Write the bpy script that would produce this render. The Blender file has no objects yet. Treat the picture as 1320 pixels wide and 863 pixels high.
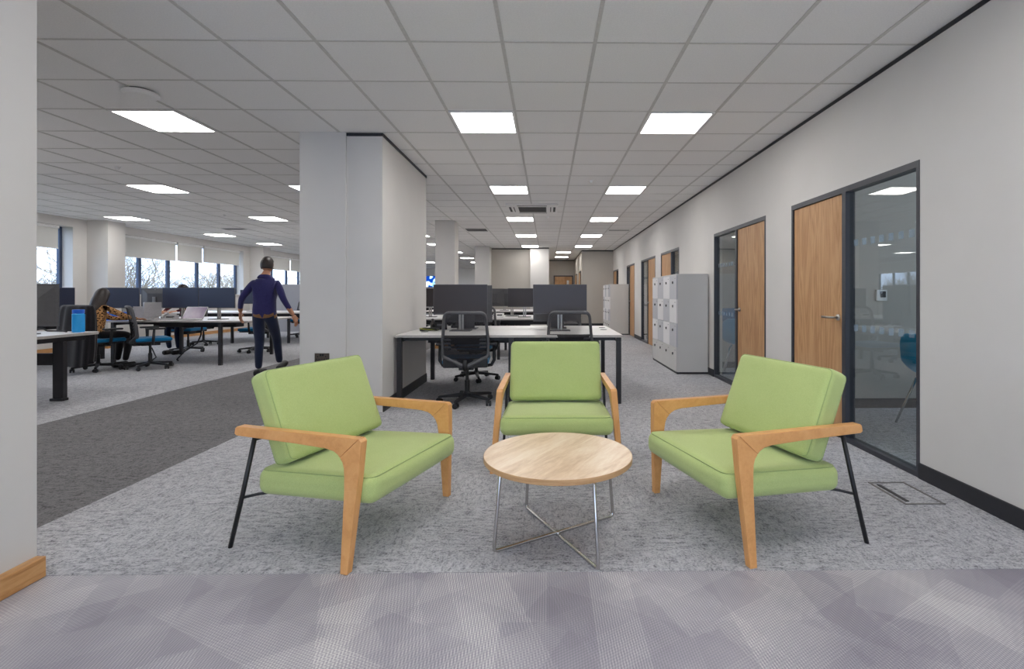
import bpy, bmesh, math, random
from mathutils import Vector, Matrix
random.seed(7)
PI = math.pi
R = math.radians
COL = bpy.context.scene.collection
EYE = 1.19
ZC = 2.826

# ------------------------------------------------------------------ materials
def lin(c):
    c = c / 255.0
    return c / 12.92 if c <= 0.04045 else ((c + 0.055) / 1.055) ** 2.4
def rgb(r, g, b): return (lin(r), lin(g), lin(b), 1.0)

class NT:
    def __init__(s, name):
        s.m = bpy.data.materials.new(name); s.m.use_nodes = True
        s.t = s.m.node_tree; s.t.nodes.clear()
        s.out = s.n('ShaderNodeOutputMaterial')
    def n(s, typ, **kw):
        nd = s.t.nodes.new(typ)
        for k, v in kw.items():
            if k.startswith('_'): setattr(nd, k[1:], v)
            else:
                key = k.replace('__', ' ')
                nd.inputs[key].default_value = v
        return nd
    def l(s, a, b): s.t.links.new(a, b)
    def coord(s, scale=(1, 1, 1), rot=(0, 0, 0), kind='Object', loc=(0, 0, 0)):
        tc = s.n('ShaderNodeTexCoord'); mp = s.n('ShaderNodeMapping')
        mp.inputs['Scale'].default_value = scale; mp.inputs['Location'].default_value = loc
        if any(rot):
            m0 = s.n('ShaderNodeMapping'); m0.inputs['Rotation'].default_value = rot
            s.l(tc.outputs[kind], m0.inputs['Vector']); s.l(m0.outputs[0], mp.inputs['Vector'])
        else: s.l(tc.outputs[kind], mp.inputs['Vector'])
        return mp.outputs['Vector']
    def math(s, op, a, b=None, c=None):
        nd = s.n('ShaderNodeMath'); nd.operation = op
        for i, v in enumerate((a, b, c)):
            if v is None: continue
            if isinstance(v, (int, float)): nd.inputs[i].default_value = v
            else: s.l(v, nd.inputs[i])
        return nd.outputs[0]
    def ramp(s, fac, stops):
        r = s.n('ShaderNodeValToRGB'); el = r.color_ramp.elements
        el[0].position, el[0].color = stops[0]; el[1].position, el[1].color = stops[-1]
        for p, c in stops[1:-1]:
            e = el.new(p); e.color = c
        s.l(fac, r.inputs['Fac']); return r.outputs['Color']
    def mix(s, fac, a, b, mode='MIX'):
        nd = s.n('ShaderNodeMix'); nd.data_type = 'RGBA'; nd.blend_type = mode
        for inp, v in ((nd.inputs[0], fac), (nd.inputs[6], a), (nd.inputs[7], b)):
            if isinstance(v, (int, float, tuple)): inp.default_value = v
            else: s.l(v, inp)
        return nd.outputs[2]
    def bsdf(s, col, rough=0.5, metal=0.0, spec=0.5, bump=None, bstr=0.2, bdist=0.002, **kw):
        b = s.n('ShaderNodeBsdfPrincipled')
        if isinstance(col, tuple): b.inputs['Base Color'].default_value = col
        else: s.l(col, b.inputs['Base Color'])
        if isinstance(rough, (int, float)): b.inputs['Roughness'].default_value = rough
        else: s.l(rough, b.inputs['Roughness'])
        b.inputs['Metallic'].default_value = metal
        b.inputs['Specular IOR Level'].default_value = spec
        for k, v in kw.items(): b.inputs[k.replace('__', ' ')].default_value = v
        if bump is not None:
            bp = s.n('ShaderNodeBump'); bp.inputs['Strength'].default_value = bstr
            bp.inputs['Distance'].default_value = bdist
            s.l(bump, bp.inputs['Height']); s.l(bp.outputs[0], b.inputs['Normal'])
        s.l(b.outputs[0], s.out.inputs[0]); return b

def noise(s, vec, scale, detail=3, rough=0.5, dist=0.0):
    n = s.n('ShaderNodeTexNoise'); n.inputs['Scale'].default_value = scale
    n.inputs['Detail'].default_value = detail; n.inputs['Roughness'].default_value = rough
    n.inputs['Distortion'].default_value = dist
    s.l(vec, n.inputs['Vector']); return n.outputs['Fac']

def m_plain(name, c, rough=0.5, metal=0, spec=0.5, nscale=40, amt=0.06, bstr=0.0):
    s = NT(name); v = s.coord()
    f = noise(s, v, nscale, 4)
    lo = tuple(x * (1 - amt) for x in c[:3]) + (1,); hi = tuple(min(1, x * (1 + amt)) for x in c[:3]) + (1,)
    col = s.ramp(f, [(0.3, lo), (0.7, hi)])
    s.bsdf(col, rough, metal, spec, bump=f if bstr else None, bstr=bstr)
    return s.m
def m_emit(name, c, strength):
    s = NT(name); e = s.n('ShaderNodeEmission'); e.inputs[0].default_value = c; e.inputs[1].default_value = strength
    s.l(e.outputs[0], s.out.inputs[0]); return s.m
def m_thin_glass(name, tint=(0.9, 0.93, 0.92, 1), ior=1.5, boost=1.0):
    s = NT(name)
    lw = s.n('ShaderNodeLayerWeight'); lw.inputs['Blend'].default_value = 0.5
    r0 = ((ior - 1) / (ior + 1)) ** 2
    f = s.math('ADD', s.math('MULTIPLY', s.math('POWER', lw.outputs['Facing'], 5.0), 1 - r0), r0)
    f = s.math('MULTIPLY', f, boost)
    tr = s.n('ShaderNodeBsdfTransparent'); tr.inputs[0].default_value = tint
    gl = s.n('ShaderNodeBsdfGlossy'); gl.inputs['Roughness'].default_value = 0.0
    gl.inputs[0].default_value = (1, 1, 1, 1)
    mx = s.n('ShaderNodeMixShader'); s.l(f, mx.inputs[0]); s.l(tr.outputs[0], mx.inputs[1]); s.l(gl.outputs[0], mx.inputs[2])
    s.l(mx.outputs[0], s.out.inputs[0]); return s.m

def m_carpet(name, dark, mid, light):
    s = NT(name)
    v1 = s.coord(scale=(1, 2.6, 1)); v2 = s.coord(scale=(2.6, 1, 1)); v = s.coord()
    a = noise(s, v1, 17, 6, 0.72, 0.5); b = noise(s, v2, 17, 6, 0.72, 0.5)
    ck = s.n('ShaderNodeTexChecker'); ck.inputs['Scale'].default_value = 2.0; ck.inputs['Color1'].default_value = (0, 0, 0, 1); ck.inputs['Color2'].default_value = (1, 1, 1, 1)
    vs = s.coord(loc=(0.13, 0.21, 0.1)); s.l(vs, ck.inputs['Vector'])
    st = s.mix(s.math('MULTIPLY', ck.outputs['Fac'], 0.75), a, b)
    fine = noise(s, v, 95, 4, 0.75)
    big = noise(s, v, 1.3, 3, 0.6)
    f = s.math('ADD', s.math('MULTIPLY', st, 0.5), s.math('MULTIPLY', fine, 0.5))
    col = s.ramp(f, [(0.40, dark), (0.465, mid), (0.53, light), (0.66, tuple(min(1, x * 1.2) for x in light[:3]) + (1,))])
    w = noise(s, v, 6, 8, 0.75, 0.8)
    line = s.math('ABSOLUTE', s.math('SUBTRACT', w, 0.5))
    ln = s.ramp(line, [(0.0, (0.5, 0.5, 0.5, 1)), (0.012, (1, 1, 1, 1))])
    brk = noise(s, v, 13, 3, 0.6)
    brr = s.ramp(brk, [(0.46, (1, 1, 1, 1)), (0.56, (0, 0, 0, 1))])
    col2 = s.mix(1.0, col, s.mix(brr, ln, (1, 1, 1, 1)), 'MULTIPLY')
    bg = s.ramp(big, [(0.35, (0.93, 0.93, 0.93, 1)), (0.65, (1.05, 1.05, 1.05, 1))])
    s.bsdf(s.mix(1.0, col2, bg, 'MULTIPLY'), 0.95, 0, 0.15, bump=f, bstr=0.45, bdist=0.004)
    return s.m

def m_vinyl(name):
    s = NT(name)
    def stripes(rot, period, sharp=1.0):
        v = s.coord(rot=(0, 0, rot))
        sx = s.n('ShaderNodeSeparateXYZ'); s.l(v, sx.inputs[0])
        return s.math('SINE', s.math('MULTIPLY', sx.outputs[0], 2 * PI / period))
    def brick(rot, bw, rh, off, loc=(0, 0, 0)):
        vb = s.coord(rot=(0, 0, rot), loc=loc)
        br = s.n('ShaderNodeTexBrick'); br.offset = off
        br.inputs['Scale'].default_value = 1.0; br.inputs['Brick Width'].default_value = bw; br.inputs['Row Height'].default_value = rh
        br.inputs['Mortar Size'].default_value = 0.0; br.inputs['Color1'].default_value = (0, 0, 0, 1); br.inputs['Color2'].default_value = (1, 1, 1, 1)
        s.l(vb, br.inputs['Vector']); sp = s.n('ShaderNodeSeparateColor'); s.l(br.outputs['Color'], sp.inputs[0]); return sp.outputs[0]
    p1 = brick(R(90), 0.9, 0.17, 0.37)                 # planks running away from the viewer
    q1 = brick(R(28), 0.46, 0.21, 0.4, (0.3, 0.1, 0)); q2 = brick(R(-32), 0.52, 0.17, 0.3, (0.1, 0.5, 0)); q3 = brick(R(68), 0.6, 0.12, 0.45, (0.2, 0.7, 0))
    sa = stripes(0, 0.0095); sb = stripes(R(90 + 24), 0.0105); sc_ = stripes(R(90 - 30), 0.011); sd = stripes(R(-14), 0.012)
    tot = s.math('MULTIPLY', sa, s.math('ADD', s.math('MULTIPLY', p1, 0.8), 0.45))
    tot = s.math('ADD', tot, s.math('MULTIPLY', s.math('MULTIPLY', sb, q1), 0.75)); tot = s.math('ADD', tot, s.math('MULTIPLY', s.math('MULTIPLY', sc_, q2), 0.75)); tot = s.math('ADD', tot, s.math('MULTIPLY', sd, q3))
    tone = s.math('ADD', s.math('ADD', s.math('MULTIPLY', q1, 0.26), s.math('MULTIPLY', q2, 0.26)), s.math('ADD', s.math('MULTIPLY', p1, 0.26), s.math('MULTIPLY', q3, 0.22)))
    nz = noise(s, s.coord(), 2.2, 3)
    val = s.math('ADD', s.math('ADD', s.math('MULTIPLY', tot, 0.16), s.math('MULTIPLY', tone, 0.62)), s.math('SUBTRACT', s.math('MULTIPLY', nz, 0.8), 0.28))
    col = s.ramp(val, [(0.0, rgb(126, 121, 131)), (0.35, rgb(154, 149, 157)), (0.65, rgb(180, 176, 179)), (1.0, rgb(216, 212, 209))])
    s.bsdf(col, 0.42, 0, 0.4, bump=tot, bstr=0.06, bdist=0.001)
    return s.m

def m_wood(name, c1, c2, c3, scale=(1, 1, 1), rough=0.4, wave=6.0, rot=(0, 0, 0), spec=0.4):
    s = NT(name); v = s.coord(scale=scale, rot=rot)
    n1 = noise(s, v, wave, 6, 0.6, 0.8)
    n2 = noise(s, v, wave * 9, 3, 0.6)
    f = s.math('ADD', s.math('MULTIPLY', n1, 0.75), s.math('MULTIPLY', n2, 0.25))
    col = s.ramp(f, [(0.34, c1), (0.5, c2), (0.68, c3)])
    s.bsdf(col, rough, 0, spec, bump=n2, bstr=0.03)
    return s.m
def m_oak_door(name):
    s = NT(name); v = s.coord(scale=(1, 4.0, 0.33))
    n1 = noise(s, v, 1.6, 3, 0.5, 0.5)
    fr = s.math('FRACT', s.math('MULTIPLY', n1, 9.0))
    tri = s.math('ABSOLUTE', s.math('SUBTRACT', fr, 0.5))
    v2 = s.coord(scale=(1, 60, 2.5)); n2 = noise(s, v2, 3, 4, 0.6)
    f = s.math('ADD', s.math('MULTIPLY', tri, 0.6), s.math('MULTIPLY', n2, 0.6))
    col = s.ramp(f, [(0.22, rgb(168, 122, 80)), (0.45, rgb(190, 146, 102)), (0.7, rgb(203, 161, 118))])
    s.bsdf(col, 0.45, 0, 0.35)
    return s.m
def m_fabric(name, c, c2, scale=420):
    s = NT(name); v = s.coord()
    f = noise(s, v, scale, 2, 0.8); g = noise(s, v, 9, 3)
    ff = s.math('ADD', s.math('MULTIPLY', f, 0.9), s.math('MULTIPLY', g, 0.1))
    col = s.ramp(ff, [(0.36, c2), (0.62, c)])
    s.bsdf(col, 0.92, 0, 0.2, bump=f, bstr=0.25, bdist=0.001, Sheen__Weight=0.25)
    return s.m
def m_mesh(name, c, a):
    s = NT(name); v = s.coord(); f = noise(s, v, 300, 2)
    d = s.n('ShaderNodeBsdfDiffuse'); d.inputs[0].default_value = c
    t = s.n('ShaderNodeBsdfTransparent')
    mx = s.n('ShaderNodeMixShader')
    al = s.math('ADD', s.math('MULTIPLY', f, 0.2), a - 0.1)
    s.l(al, mx.inputs[0]); s.l(t.outputs[0], mx.inputs[1]); s.l(d.outputs[0], mx.inputs[2])
    s.l(mx.outputs[0], s.out.inputs[0]); return s.m
def m_leopard(name):
    s = NT(name); v = s.coord(); vo = s.n('ShaderNodeTexVoronoi'); vo.inputs['Scale'].default_value = 38
    s.l(v, vo.inputs['Vector'])
    col = s.ramp(vo.outputs['Distance'], [(0.22, rgb(38, 26, 20)), (0.36, rgb(50, 32, 22)), (0.42, rgb(176, 128, 82)), (0.8, rgb(192, 146, 98))])
    s.bsdf(col, 0.85, 0, 0.2); return s.m
def m_plaid(name):
    s = NT(name); v = s.coord(); sx = s.n('ShaderNodeSeparateXYZ'); s.l(v, sx.inputs[0])
    a = s.math('GREATER_THAN', s.math('SINE', s.math('MULTIPLY', sx.outputs[0], 70)), 0.2)
    b = s.math('GREATER_THAN', s.math('SINE', s.math('MULTIPLY', sx.outputs[2], 70)), 0.2)
    f = s.math('MULTIPLY', s.math('ADD', a, b), 0.5)
    s.bsdf(s.ramp(f, [(0.0, rgb(120, 30, 36)), (0.5, rgb(72, 24, 34)), (1.0, rgb(22, 18, 28))]), 0.9); return s.m

M = {}
M['wall'] = m_plain('wall_paint', rgb(212, 208, 204), 0.75, 0, 0.25, 3, 0.015)
M['taupe'] = m_plain('taupe_paint', rgb(186, 180, 172), 0.8, 0, 0.2, 3, 0.015)
M['tile'] = m_plain('ceiling_tile', rgb(238, 236, 234), 0.95, 0, 0.1, 120, 0.04)
M['tee'] = m_plain('ceiling_grid_metal', rgb(204, 201, 197), 0.6, 0, 0.3)
M['carpet'] = m_carpet('light_carpet', rgb(112, 111, 115), rgb(160, 159, 163), rgb(186, 185, 188))
M['carpet_d'] = m_carpet('dark_carpet', rgb(70, 69, 70), rgb(106, 104, 105), rgb(126, 124, 125))
M['vinyl'] = m_vinyl('plaid_vinyl')
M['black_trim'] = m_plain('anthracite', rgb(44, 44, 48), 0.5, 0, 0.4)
M['frame'] = m_plain('door_frame_metal', rgb(56, 57, 64), 0.4, 0.0, 0.5)
M['oak'] = m_oak_door('oak_veneer')
M['skirt_oak'] = m_wood('oak_skirting', rgb(174, 122, 72), rgb(198, 146, 92), rgb(212, 164, 112), (12, 1.2, 12), wave=3)
M['beech'] = m_wood('beech', rgb(212, 150, 90), rgb(224, 163, 101), rgb(231, 174, 113), (14, 2.5, 2.5), 0.33, 3)
M['top'] = m_wood('light_oak_top', rgb(204, 170, 134), rgb(228, 200, 168), rgb(242, 222, 196), (1.2, 7.0, 1), 0.32, 2.0, rot=(0, 0, R(-58)))
M['edge'] = m_wood('oak_edge', rgb(182, 138, 94), rgb(200, 158, 112), rgb(212, 172, 128), (2, 2, 20), 0.4, 3)
M['green'] = m_fabric('green_wool', rgb(190, 204, 134), rgb(170, 186, 114))
M['seam'] = m_fabric('green_piping', rgb(170, 187, 120), rgb(150, 168, 102))
M['chrome'] = m_plain('chrome', rgb(198, 196, 194), 0.18, 1.0, 0.5, 20, 0.02)
M['steel'] = m_plain('brushed_steel', rgb(176, 172, 168), 0.32, 1.0, 0.5, 60, 0.05)
M['gunmetal'] = m_plain('gunmetal_plate', rgb(112, 104, 96), 0.35, 1.0, 0.5, 60, 0.05)
M['blackmetal'] = m_plain('black_metal', rgb(24, 24, 26), 0.42, 0.0, 0.5)
M['blackplastic'] = m_plain('black_plastic', rgb(36, 36, 39), 0.5, 0.0, 0.4)
M['greyframe'] = m_plain('dark_grey_plastic', rgb(78, 77, 80), 0.45, 0.0, 0.45)
M['deskleg'] = m_plain('desk_leg_metal', rgb(40, 39, 43), 0.45, 0.0, 0.45)
M['desktop'] = m_plain('white_desktop', rgb(236, 233, 232), 0.35, 0, 0.4, 4, 0.01)
M['deskedge'] = m_plain('grey_desk_edge', rgb(178, 173, 170), 0.45, 0, 0.3)
M['screen'] = m_plain('dark_screen', rgb(50, 43, 44), 0.38, 0, 0.5, 2, 0.02)
M['screenblue'] = m_plain('bluish_dark_screen', rgb(38, 44, 66), 0.3, 0, 0.5, 2, 0.02)
M['blueseat'] = m_fabric('blue_seat_fabric', rgb(20, 122, 172), rgb(10, 92, 140))
M['shellblue'] = m_plain('bright_blue_shell', rgb(40, 160, 214), 0.5, 0, 0.4, 5, 0.02)
M['blackseat'] = m_fabric('black_seat_fabric', rgb(40, 40, 44), rgb(26, 26, 30))
M['mesh'] = m_mesh('chair_mesh', rgb(70, 68, 72), 0.36)
M['meshband'] = m_mesh('chair_mesh_band', rgb(44, 43, 46), 0.88)
M['locker_g'] = m_plain('locker_grey', rgb(206, 204, 201), 0.5, 0, 0.35, 3, 0.01)
M['locker_d'] = m_plain('locker_mid_grey', rgb(196, 196, 200), 0.45, 0, 0.35, 3, 0.01)
M['locker_w'] = m_plain('locker_white', rgb(232, 230, 230), 0.45, 0, 0.35, 3, 0.01)
M['glass'] = m_thin_glass('office_glass', (0.86, 0.88, 0.86, 1), 1.55, 1.3)
M['winglass'] = m_thin_glass('window_glass', (0.95, 0.97, 1, 1), 1.4, 1.0)
M['frost'] = m_mesh('frosted_marking', rgb(150, 172, 190), 0.32)
M['light'] = m_emit('light_diffuser', (1.0, 0.985, 0.96, 1), 7.2)
M['white'] = m_plain('white_plastic', rgb(232, 230, 228), 0.4, 0, 0.4)
M['grille'] = m_plain('grey_grille', rgb(118, 115, 112), 0.6, 0, 0.3)
M['vent'] = m_plain('vent_dark', rgb(70, 68, 68), 0.6, 0, 0.3)
s_ = NT('blind_fabric'); d_ = s_.n('ShaderNodeBsdfDiffuse'); d_.inputs[0].default_value = rgb(222, 219, 214)
t_ = s_.n('ShaderNodeBsdfTranslucent'); t_.inputs[0].default_value = rgb(225, 220, 212)
x_ = s_.n('ShaderNodeMixShader'); x_.inputs[0].default_value = 0.22
s_.l(d_.outputs[0], x_.inputs[1]); s_.l(t_.outputs[0], x_.inputs[2]); s_.l(x_.outputs[0], s_.out.inputs[0]); M['blind'] = s_.m
M['mullion'] = m_plain('window_frame_blue_grey', rgb(62, 74, 98), 0.4, 0, 0.4)
M['bark'] = m_plain('pale_bark', rgb(146, 134, 118), 0.9, 0, 0.2, 8, 0.15)
M['grass'] = m_plain('far_ground', rgb(96, 104, 80), 0.95, 0, 0.1, 1, 0.2)
M['navy'] = m_fabric('navy_jumper', rgb(54, 52, 102), rgb(40, 38, 82), 120)
M['denim'] = m_fabric('dark_denim', rgb(34, 44, 70), rgb(22, 28, 50), 160)
M['skin'] = m_plain('skin', rgb(196, 142, 112), 0.6, 0, 0.35, 10, 0.05)
M['hair'] = m_plain('dark_hair', rgb(40, 30, 28), 0.45, 0, 0.5, 60, 0.3)
M['tan'] = m_fabric('tan_cloth', rgb(150, 112, 76), rgb(120, 86, 58), 120)
M['shoe'] = m_plain('dark_leather', rgb(30, 28, 30), 0.5, 0, 0.4)
M['leopard'] = m_leopard('leopard_print'); M['plaid'] = m_plaid('red_plaid')
M['blackcloth'] = m_fabric('black_cloth', rgb(32, 29, 33), rgb(20, 18, 22), 120)
M['bottle'] = m_plain('blue_bottle_plastic', rgb(50, 172, 252), 0.2, 0, 0.5, 6, 0.12)
M['bottlecap'] = m_plain('dark_blue_lid', rgb(24, 104, 220), 0.3, 0, 0.5)
M['bluebox'] = m_plain('blue_box_plastic', rgb(24, 108, 214), 0.35, 0, 0.5)
M['silver'] = m_plain('silver_plastic', rgb(186, 184, 186), 0.35, 0.4, 0.5)
s_ = NT('laptop_display'); v_ = s_.coord(); c_ = s_.ramp(noise(s_, v_, 5, 2), [(0.3, rgb(92, 74, 110)), (0.7, rgb(128, 104, 134))])
s_.bsdf(c_, 0.25, 0, 0.5); M['laptopscreen'] = s_.m
s_ = NT('wall_screen_display'); v_ = s_.coord(); c_ = s_.ramp(noise(s_, v_, 2.2, 1), [(0.50, rgb(12, 58, 150)), (0.53, rgb(150, 205, 240)), (0.6, rgb(240, 248, 255))])
e_ = s_.n('ShaderNodeEmission'); s_.l(c_, e_.inputs[0]); e_.inputs[1].default_value = 0.8; s_.l(e_.outputs[0], s_.out.inputs[0]); M['tv'] = s_.m
M['panelgrey'] = m_fabric('grey_screen_fabric', rgb(176, 176, 182), rgb(160, 160, 166), 200)
M['yellow'] = m_plain('yellow_green_plastic', rgb(186, 190, 70), 0.5)

# ------------------------------------------------------------------ geometry helpers
class MB:
    def __init__(s): s.bm = bmesh.new(); s.mi = 0
    def _f(s, vs):
        try:
            f = s.bm.faces.new(vs); f.material_index = s.mi; return f
        except ValueError: return None
    def box(s, x0, x1, y0, y1, z0, z1, mat=None):
        P = [(x, y, z) for z in (z0, z1) for y in (y0, y1) for x in (x0, x1)]
        v = [s.bm.verts.new(Vector(p) if mat is None else mat @ Vector(p)) for p in P]
        for q in ((0, 2, 3, 1), (4, 5, 7, 6), (0, 1, 5, 4), (2, 6, 7, 3), (0, 4, 6, 2), (1, 3, 7, 5)): s._f([v[i] for i in q])
        return s
    def tube(s, pts, r, n=10, closed=False, cap=True, flat=1.0):
        pts = [Vector(p) for p in pts]; N = len(pts); rings = []
        up = Vector((0, 0, 1)); prevn = None
        for i, p in enumerate(pts):
            if closed: t = (pts[(i + 1) % N] - pts[i - 1])
            elif i == 0: t = pts[1] - p
            elif i == N - 1: t = p - pts[i - 1]
            else: t = (pts[i + 1] - p).normalized() + (p - pts[i - 1]).normalized()
            t.normalize()
            if prevn is None:
                a = up if abs(t.z) < 0.9 else Vector((1, 0, 0))
                nx = t.cross(a).normalized()
            else:
                nx = (prevn - t * prevn.dot(t))
                nx = nx.normalized() if nx.length > 1e-6 else t.orthogonal().normalized()
            prevn = nx; ny = t.cross(nx).normalized()
            rr = r[i] if isinstance(r, (list, tuple)) else r
            rings.append([s.bm.verts.new(p + nx * rr * math.cos(2 * PI * k / n) + ny * rr * flat * math.sin(2 * PI * k / n)) for k in range(n)])
        for i in range(N if closed else N - 1):
            a, b = rings[i], rings[(i + 1) % N]
            for k in range(n): s._f([a[k], a[(k + 1) % n], b[(k + 1) % n], b[k]])
        if cap and not closed:
            s._f(list(reversed(rings[0]))); s._f(rings[-1])
        return s
    def cyl(s, c, r, h, n=24, r2=None, axis='z'):
        r2 = r if r2 is None else r2; c = Vector(c)
        d = {'z': Vector((0, 0, 1)), 'x': Vector((1, 0, 0)), 'y': Vector((0, 1, 0))}[axis]
        a = {'z': Vector((1, 0, 0)), 'x': Vector((0, 1, 0)), 'y': Vector((0, 0, 1))}[axis]; b = d.cross(a)
        A = [s.bm.verts.new(c + a * r * math.cos(2 * PI * k / n) + b * r * math.sin(2 * PI * k / n)) for k in range(n)]
        B = [s.bm.verts.new(c + d * h + a * r2 * math.cos(2 * PI * k / n) + b * r2 * math.sin(2 * PI * k / n)) for k in range(n)]
        for k in range(n): s._f([A[k], A[(k + 1) % n], B[(k + 1) % n], B[k]])
        s._f(list(reversed(A))); s._f(B); return s
    def prism(s, pts, f0, f1):
        """pts 2D; f0,f1 map (u,v)->3D for both caps"""
        A = [s.bm.verts.new(f0(*p)) for p in pts]; B = [s.bm.verts.new(f1(*p)) for p in pts]; n = len(pts)
        s._f(list(reversed(A))); s._f(B)
        for k in range(n): s._f([A[k], A[(k + 1) % n], B[(k + 1) % n], B[k]])
        return s
    def rbox(s, c, size, r, div=8, shape=None):
        """rounded box: subdivided cube pulled to a rounded surface; shape(p)->p"""
        c = Vector(c); hx, hy, hz = [q / 2 for q in size]
        cache = {}
        def vert(p):
            k = tuple(round(q, 6) for q in p)
            if k in cache: return cache[k]
            rr = (min(r, hx), min(r, hy), min(r, hz))
            inn = Vector([max(-(h - q), min(h - q, t)) for h, q, t in zip((hx, hy, hz), rr, p)])
            d = Vector(p) - inn
            dn = Vector([d[i] / rr[i] if rr[i] > 1e-9 else 0 for i in range(3)])
            if dn.length > 1e-9: dn.normalize()
            q = inn + Vector([dn[i] * rr[i] for i in range(3)])
            if shape: q = shape(q)
            v = s.bm.verts.new(c + q); cache[k] = v; return v
        def axis_pts(h):
            rr = min(r, h); e = [h - rr * (1 - t) for t in (0.0, 0.3, 0.55, 0.78, 1.0)]
            mid = [(-(h - rr) + 2 * (h - rr) * i / div) for i in range(1, div)] if h - rr > 1e-6 else []
            if h - rr <= 1e-6: return [-t for t in reversed(e)] + e[1:]
            return [-t for t in reversed(e)] + mid + e
        X, Y, Z = axis_pts(hx), axis_pts(hy), axis_pts(hz)
        for (A, B, mk) in ((X, Y, lambda a, b, q: (a, b, q * hz)), (Y, Z, lambda a, b, q: (q * hx, a, b)), (Z, X, lambda a, b, q: (b, q * hy, a))):
            for q in (-1, 1):
                for i in range(len(A) - 1):
                    for j in range(len(B) - 1):
                        vs = [vert(mk(A[i], B[j], q)), vert(mk(A[i + 1], B[j], q)), vert(mk(A[i + 1], B[j + 1], q)), vert(mk(A[i], B[j + 1], q))]
                        if q < 0: vs.reverse()
                        if len(set(vs)) == 4: s._f(vs)
        return s
    def sphere(s, c, r, n=12, m=8):
        sc = r if isinstance(r, (tuple, list)) else (r, r, r)
        bmesh.ops.create_uvsphere(s.bm, u_segments=n, v_segments=m, radius=1.0, matrix=Matrix.Translation(c) @ Matrix.Diagonal((sc[0], sc[1], sc[2], 1)))
        return s
    def build(s, name, mat, parent=None, smooth=False, bevel=0, bseg=2, mats=None):
        s.bm.normal_update()
        me = bpy.data.meshes.new(name)
        s.bm.to_mesh(me); s.bm.free()
        for m_ in (mats or [mat]): me.materials.append(m_)
        o = bpy.data.objects.new(name, me); COL.objects.link(o)
        if parent is not None: o.parent = parent
        if smooth:
            for p in me.polygons: p.use_smooth = True
        if bevel:
            b = o.modifiers.new('bevel', 'BEVEL'); b.width = bevel; b.segments = bseg; b.limit_method = 'ANGLE'; b.angle_limit = R(40)
        return o

def tag(o, label=None, cat=None, group=None, kind=None):
    if label: o['label'] = label
    if cat: o['category'] = cat
    if group: o['group'] = group
    if kind: o['kind'] = kind
    return o
def empty(name, loc, rz=0, label=None, cat=None, group=None, kind=None):
    o = bpy.data.objects.new(name, None); COL.objects.link(o)
    o.location = loc; o.rotation_euler = (0, 0, rz); o.empty_display_size = 0.1
    return tag(o, label, cat, group, kind)
KIDS = {}
def kids(o): return [c for c in COL.objects if c.parent is o]
def copy_tree(o, parent=None):
    c = o.copy(); COL.objects.link(c)
    if parent is not None: c.parent = parent
    for ch in kids(o): copy_tree(ch, c)
    return c
def place(o, loc, rz, label, group=None, cat=None):
    o.location = loc; o.rotation_euler = (0, 0, rz); o['label'] = label
    if group: o['group'] = group
    elif 'group' in o: del o['group']
    if cat: o['category'] = cat
    return o
def struct(mb, name, mat, label=None, cat=None, **kw):
    o = mb.build(name, mat, **kw); return tag(o, label, cat, kind='structure')
def arc(cx, cy, r, a0, a1, n): return [(cx + r * math.cos(a0 + (a1 - a0) * i / n), cy + r * math.sin(a0 + (a1 - a0) * i / n)) for i in range(n + 1)]
def roundpoly(pts, rads, n=5):
    out = []; N = len(pts)
    for i in range(N):
        p = Vector(pts[i]); a = Vector(pts[i - 1]); b = Vector(pts[(i + 1) % N]); r = rads[i] if isinstance(rads, (list, tuple)) else rads
        if r <= 0: out.append(tuple(p)); continue
        u = (a - p).normalized(); w = (b - p).normalized(); ang = u.angle(w); d = min(r / math.tan(ang / 2), 0.45 * (a - p).length, 0.45 * (b - p).length)
        p0 = p + u * d; p1 = p + w * d
        for k in range(n + 1):
            t = k / n; q = p0 * (1 - t) ** 2 + p * 2 * t * (1 - t) + p1 * t * t; out.append(tuple(q))
    return out

# ------------------------------------------------------------------ the setting
XR = 2.41
mb = MB(); mb.box(-2.6, 2.41, 2.124, 31.2, -0.05, 0); mb.box(-10.5, -4.65, -1.0, 31.2, -0.05, 0); mb.box(2.41, 6.2, 0, 18.3, -0.05, 0)
struct(mb, 'floor', M['carpet'], 'pale grey flecked carpet running through the office', 'carpet')
mb = MB(); mb.box(-4.65, -2.6, 2.124, 31.2, -0.05, 0); mb.box(-4.65, -2.42, -1.0, 2.124, -0.05, 0)
struct(mb, 'floor', M['carpet_d'], 'dark charcoal carpet walkway between the desks and the lounge area', 'carpet')
mb = MB(); mb.box(-2.42, 2.41, -3.0, 2.1235, -0.05, -0.0015)
struct(mb, 'floor', M['vinyl'], 'mauve grey plaid vinyl floor in the foreground', 'vinyl floor')

# ceiling: tiles + tee grid
mb = MB(); mb.box(-10.6, 6.2, -3.0, 31.2, ZC, ZC + 0.05)
mb.mi = 1
xs = [-0.293 + 0.6 * k for k in range(-17, 11)]; ys = [0.205 + 0.6 * k for k in range(-5, 52)]
for x in xs: mb.box(x - 0.012, x + 0.012, -3, 31.2, ZC - 0.005, ZC - 0.0002)
for y in ys:
    for x in xs:
        mb.box(x + 0.012, x + 0.588, y - 0.008, y + 0.008, ZC - 0.003, ZC - 0.0002)
struct(mb, 'ceiling', None, 'suspended ceiling of square grey white tiles', 'ceiling', mats=[M['tile'], M['tee']])

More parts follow.
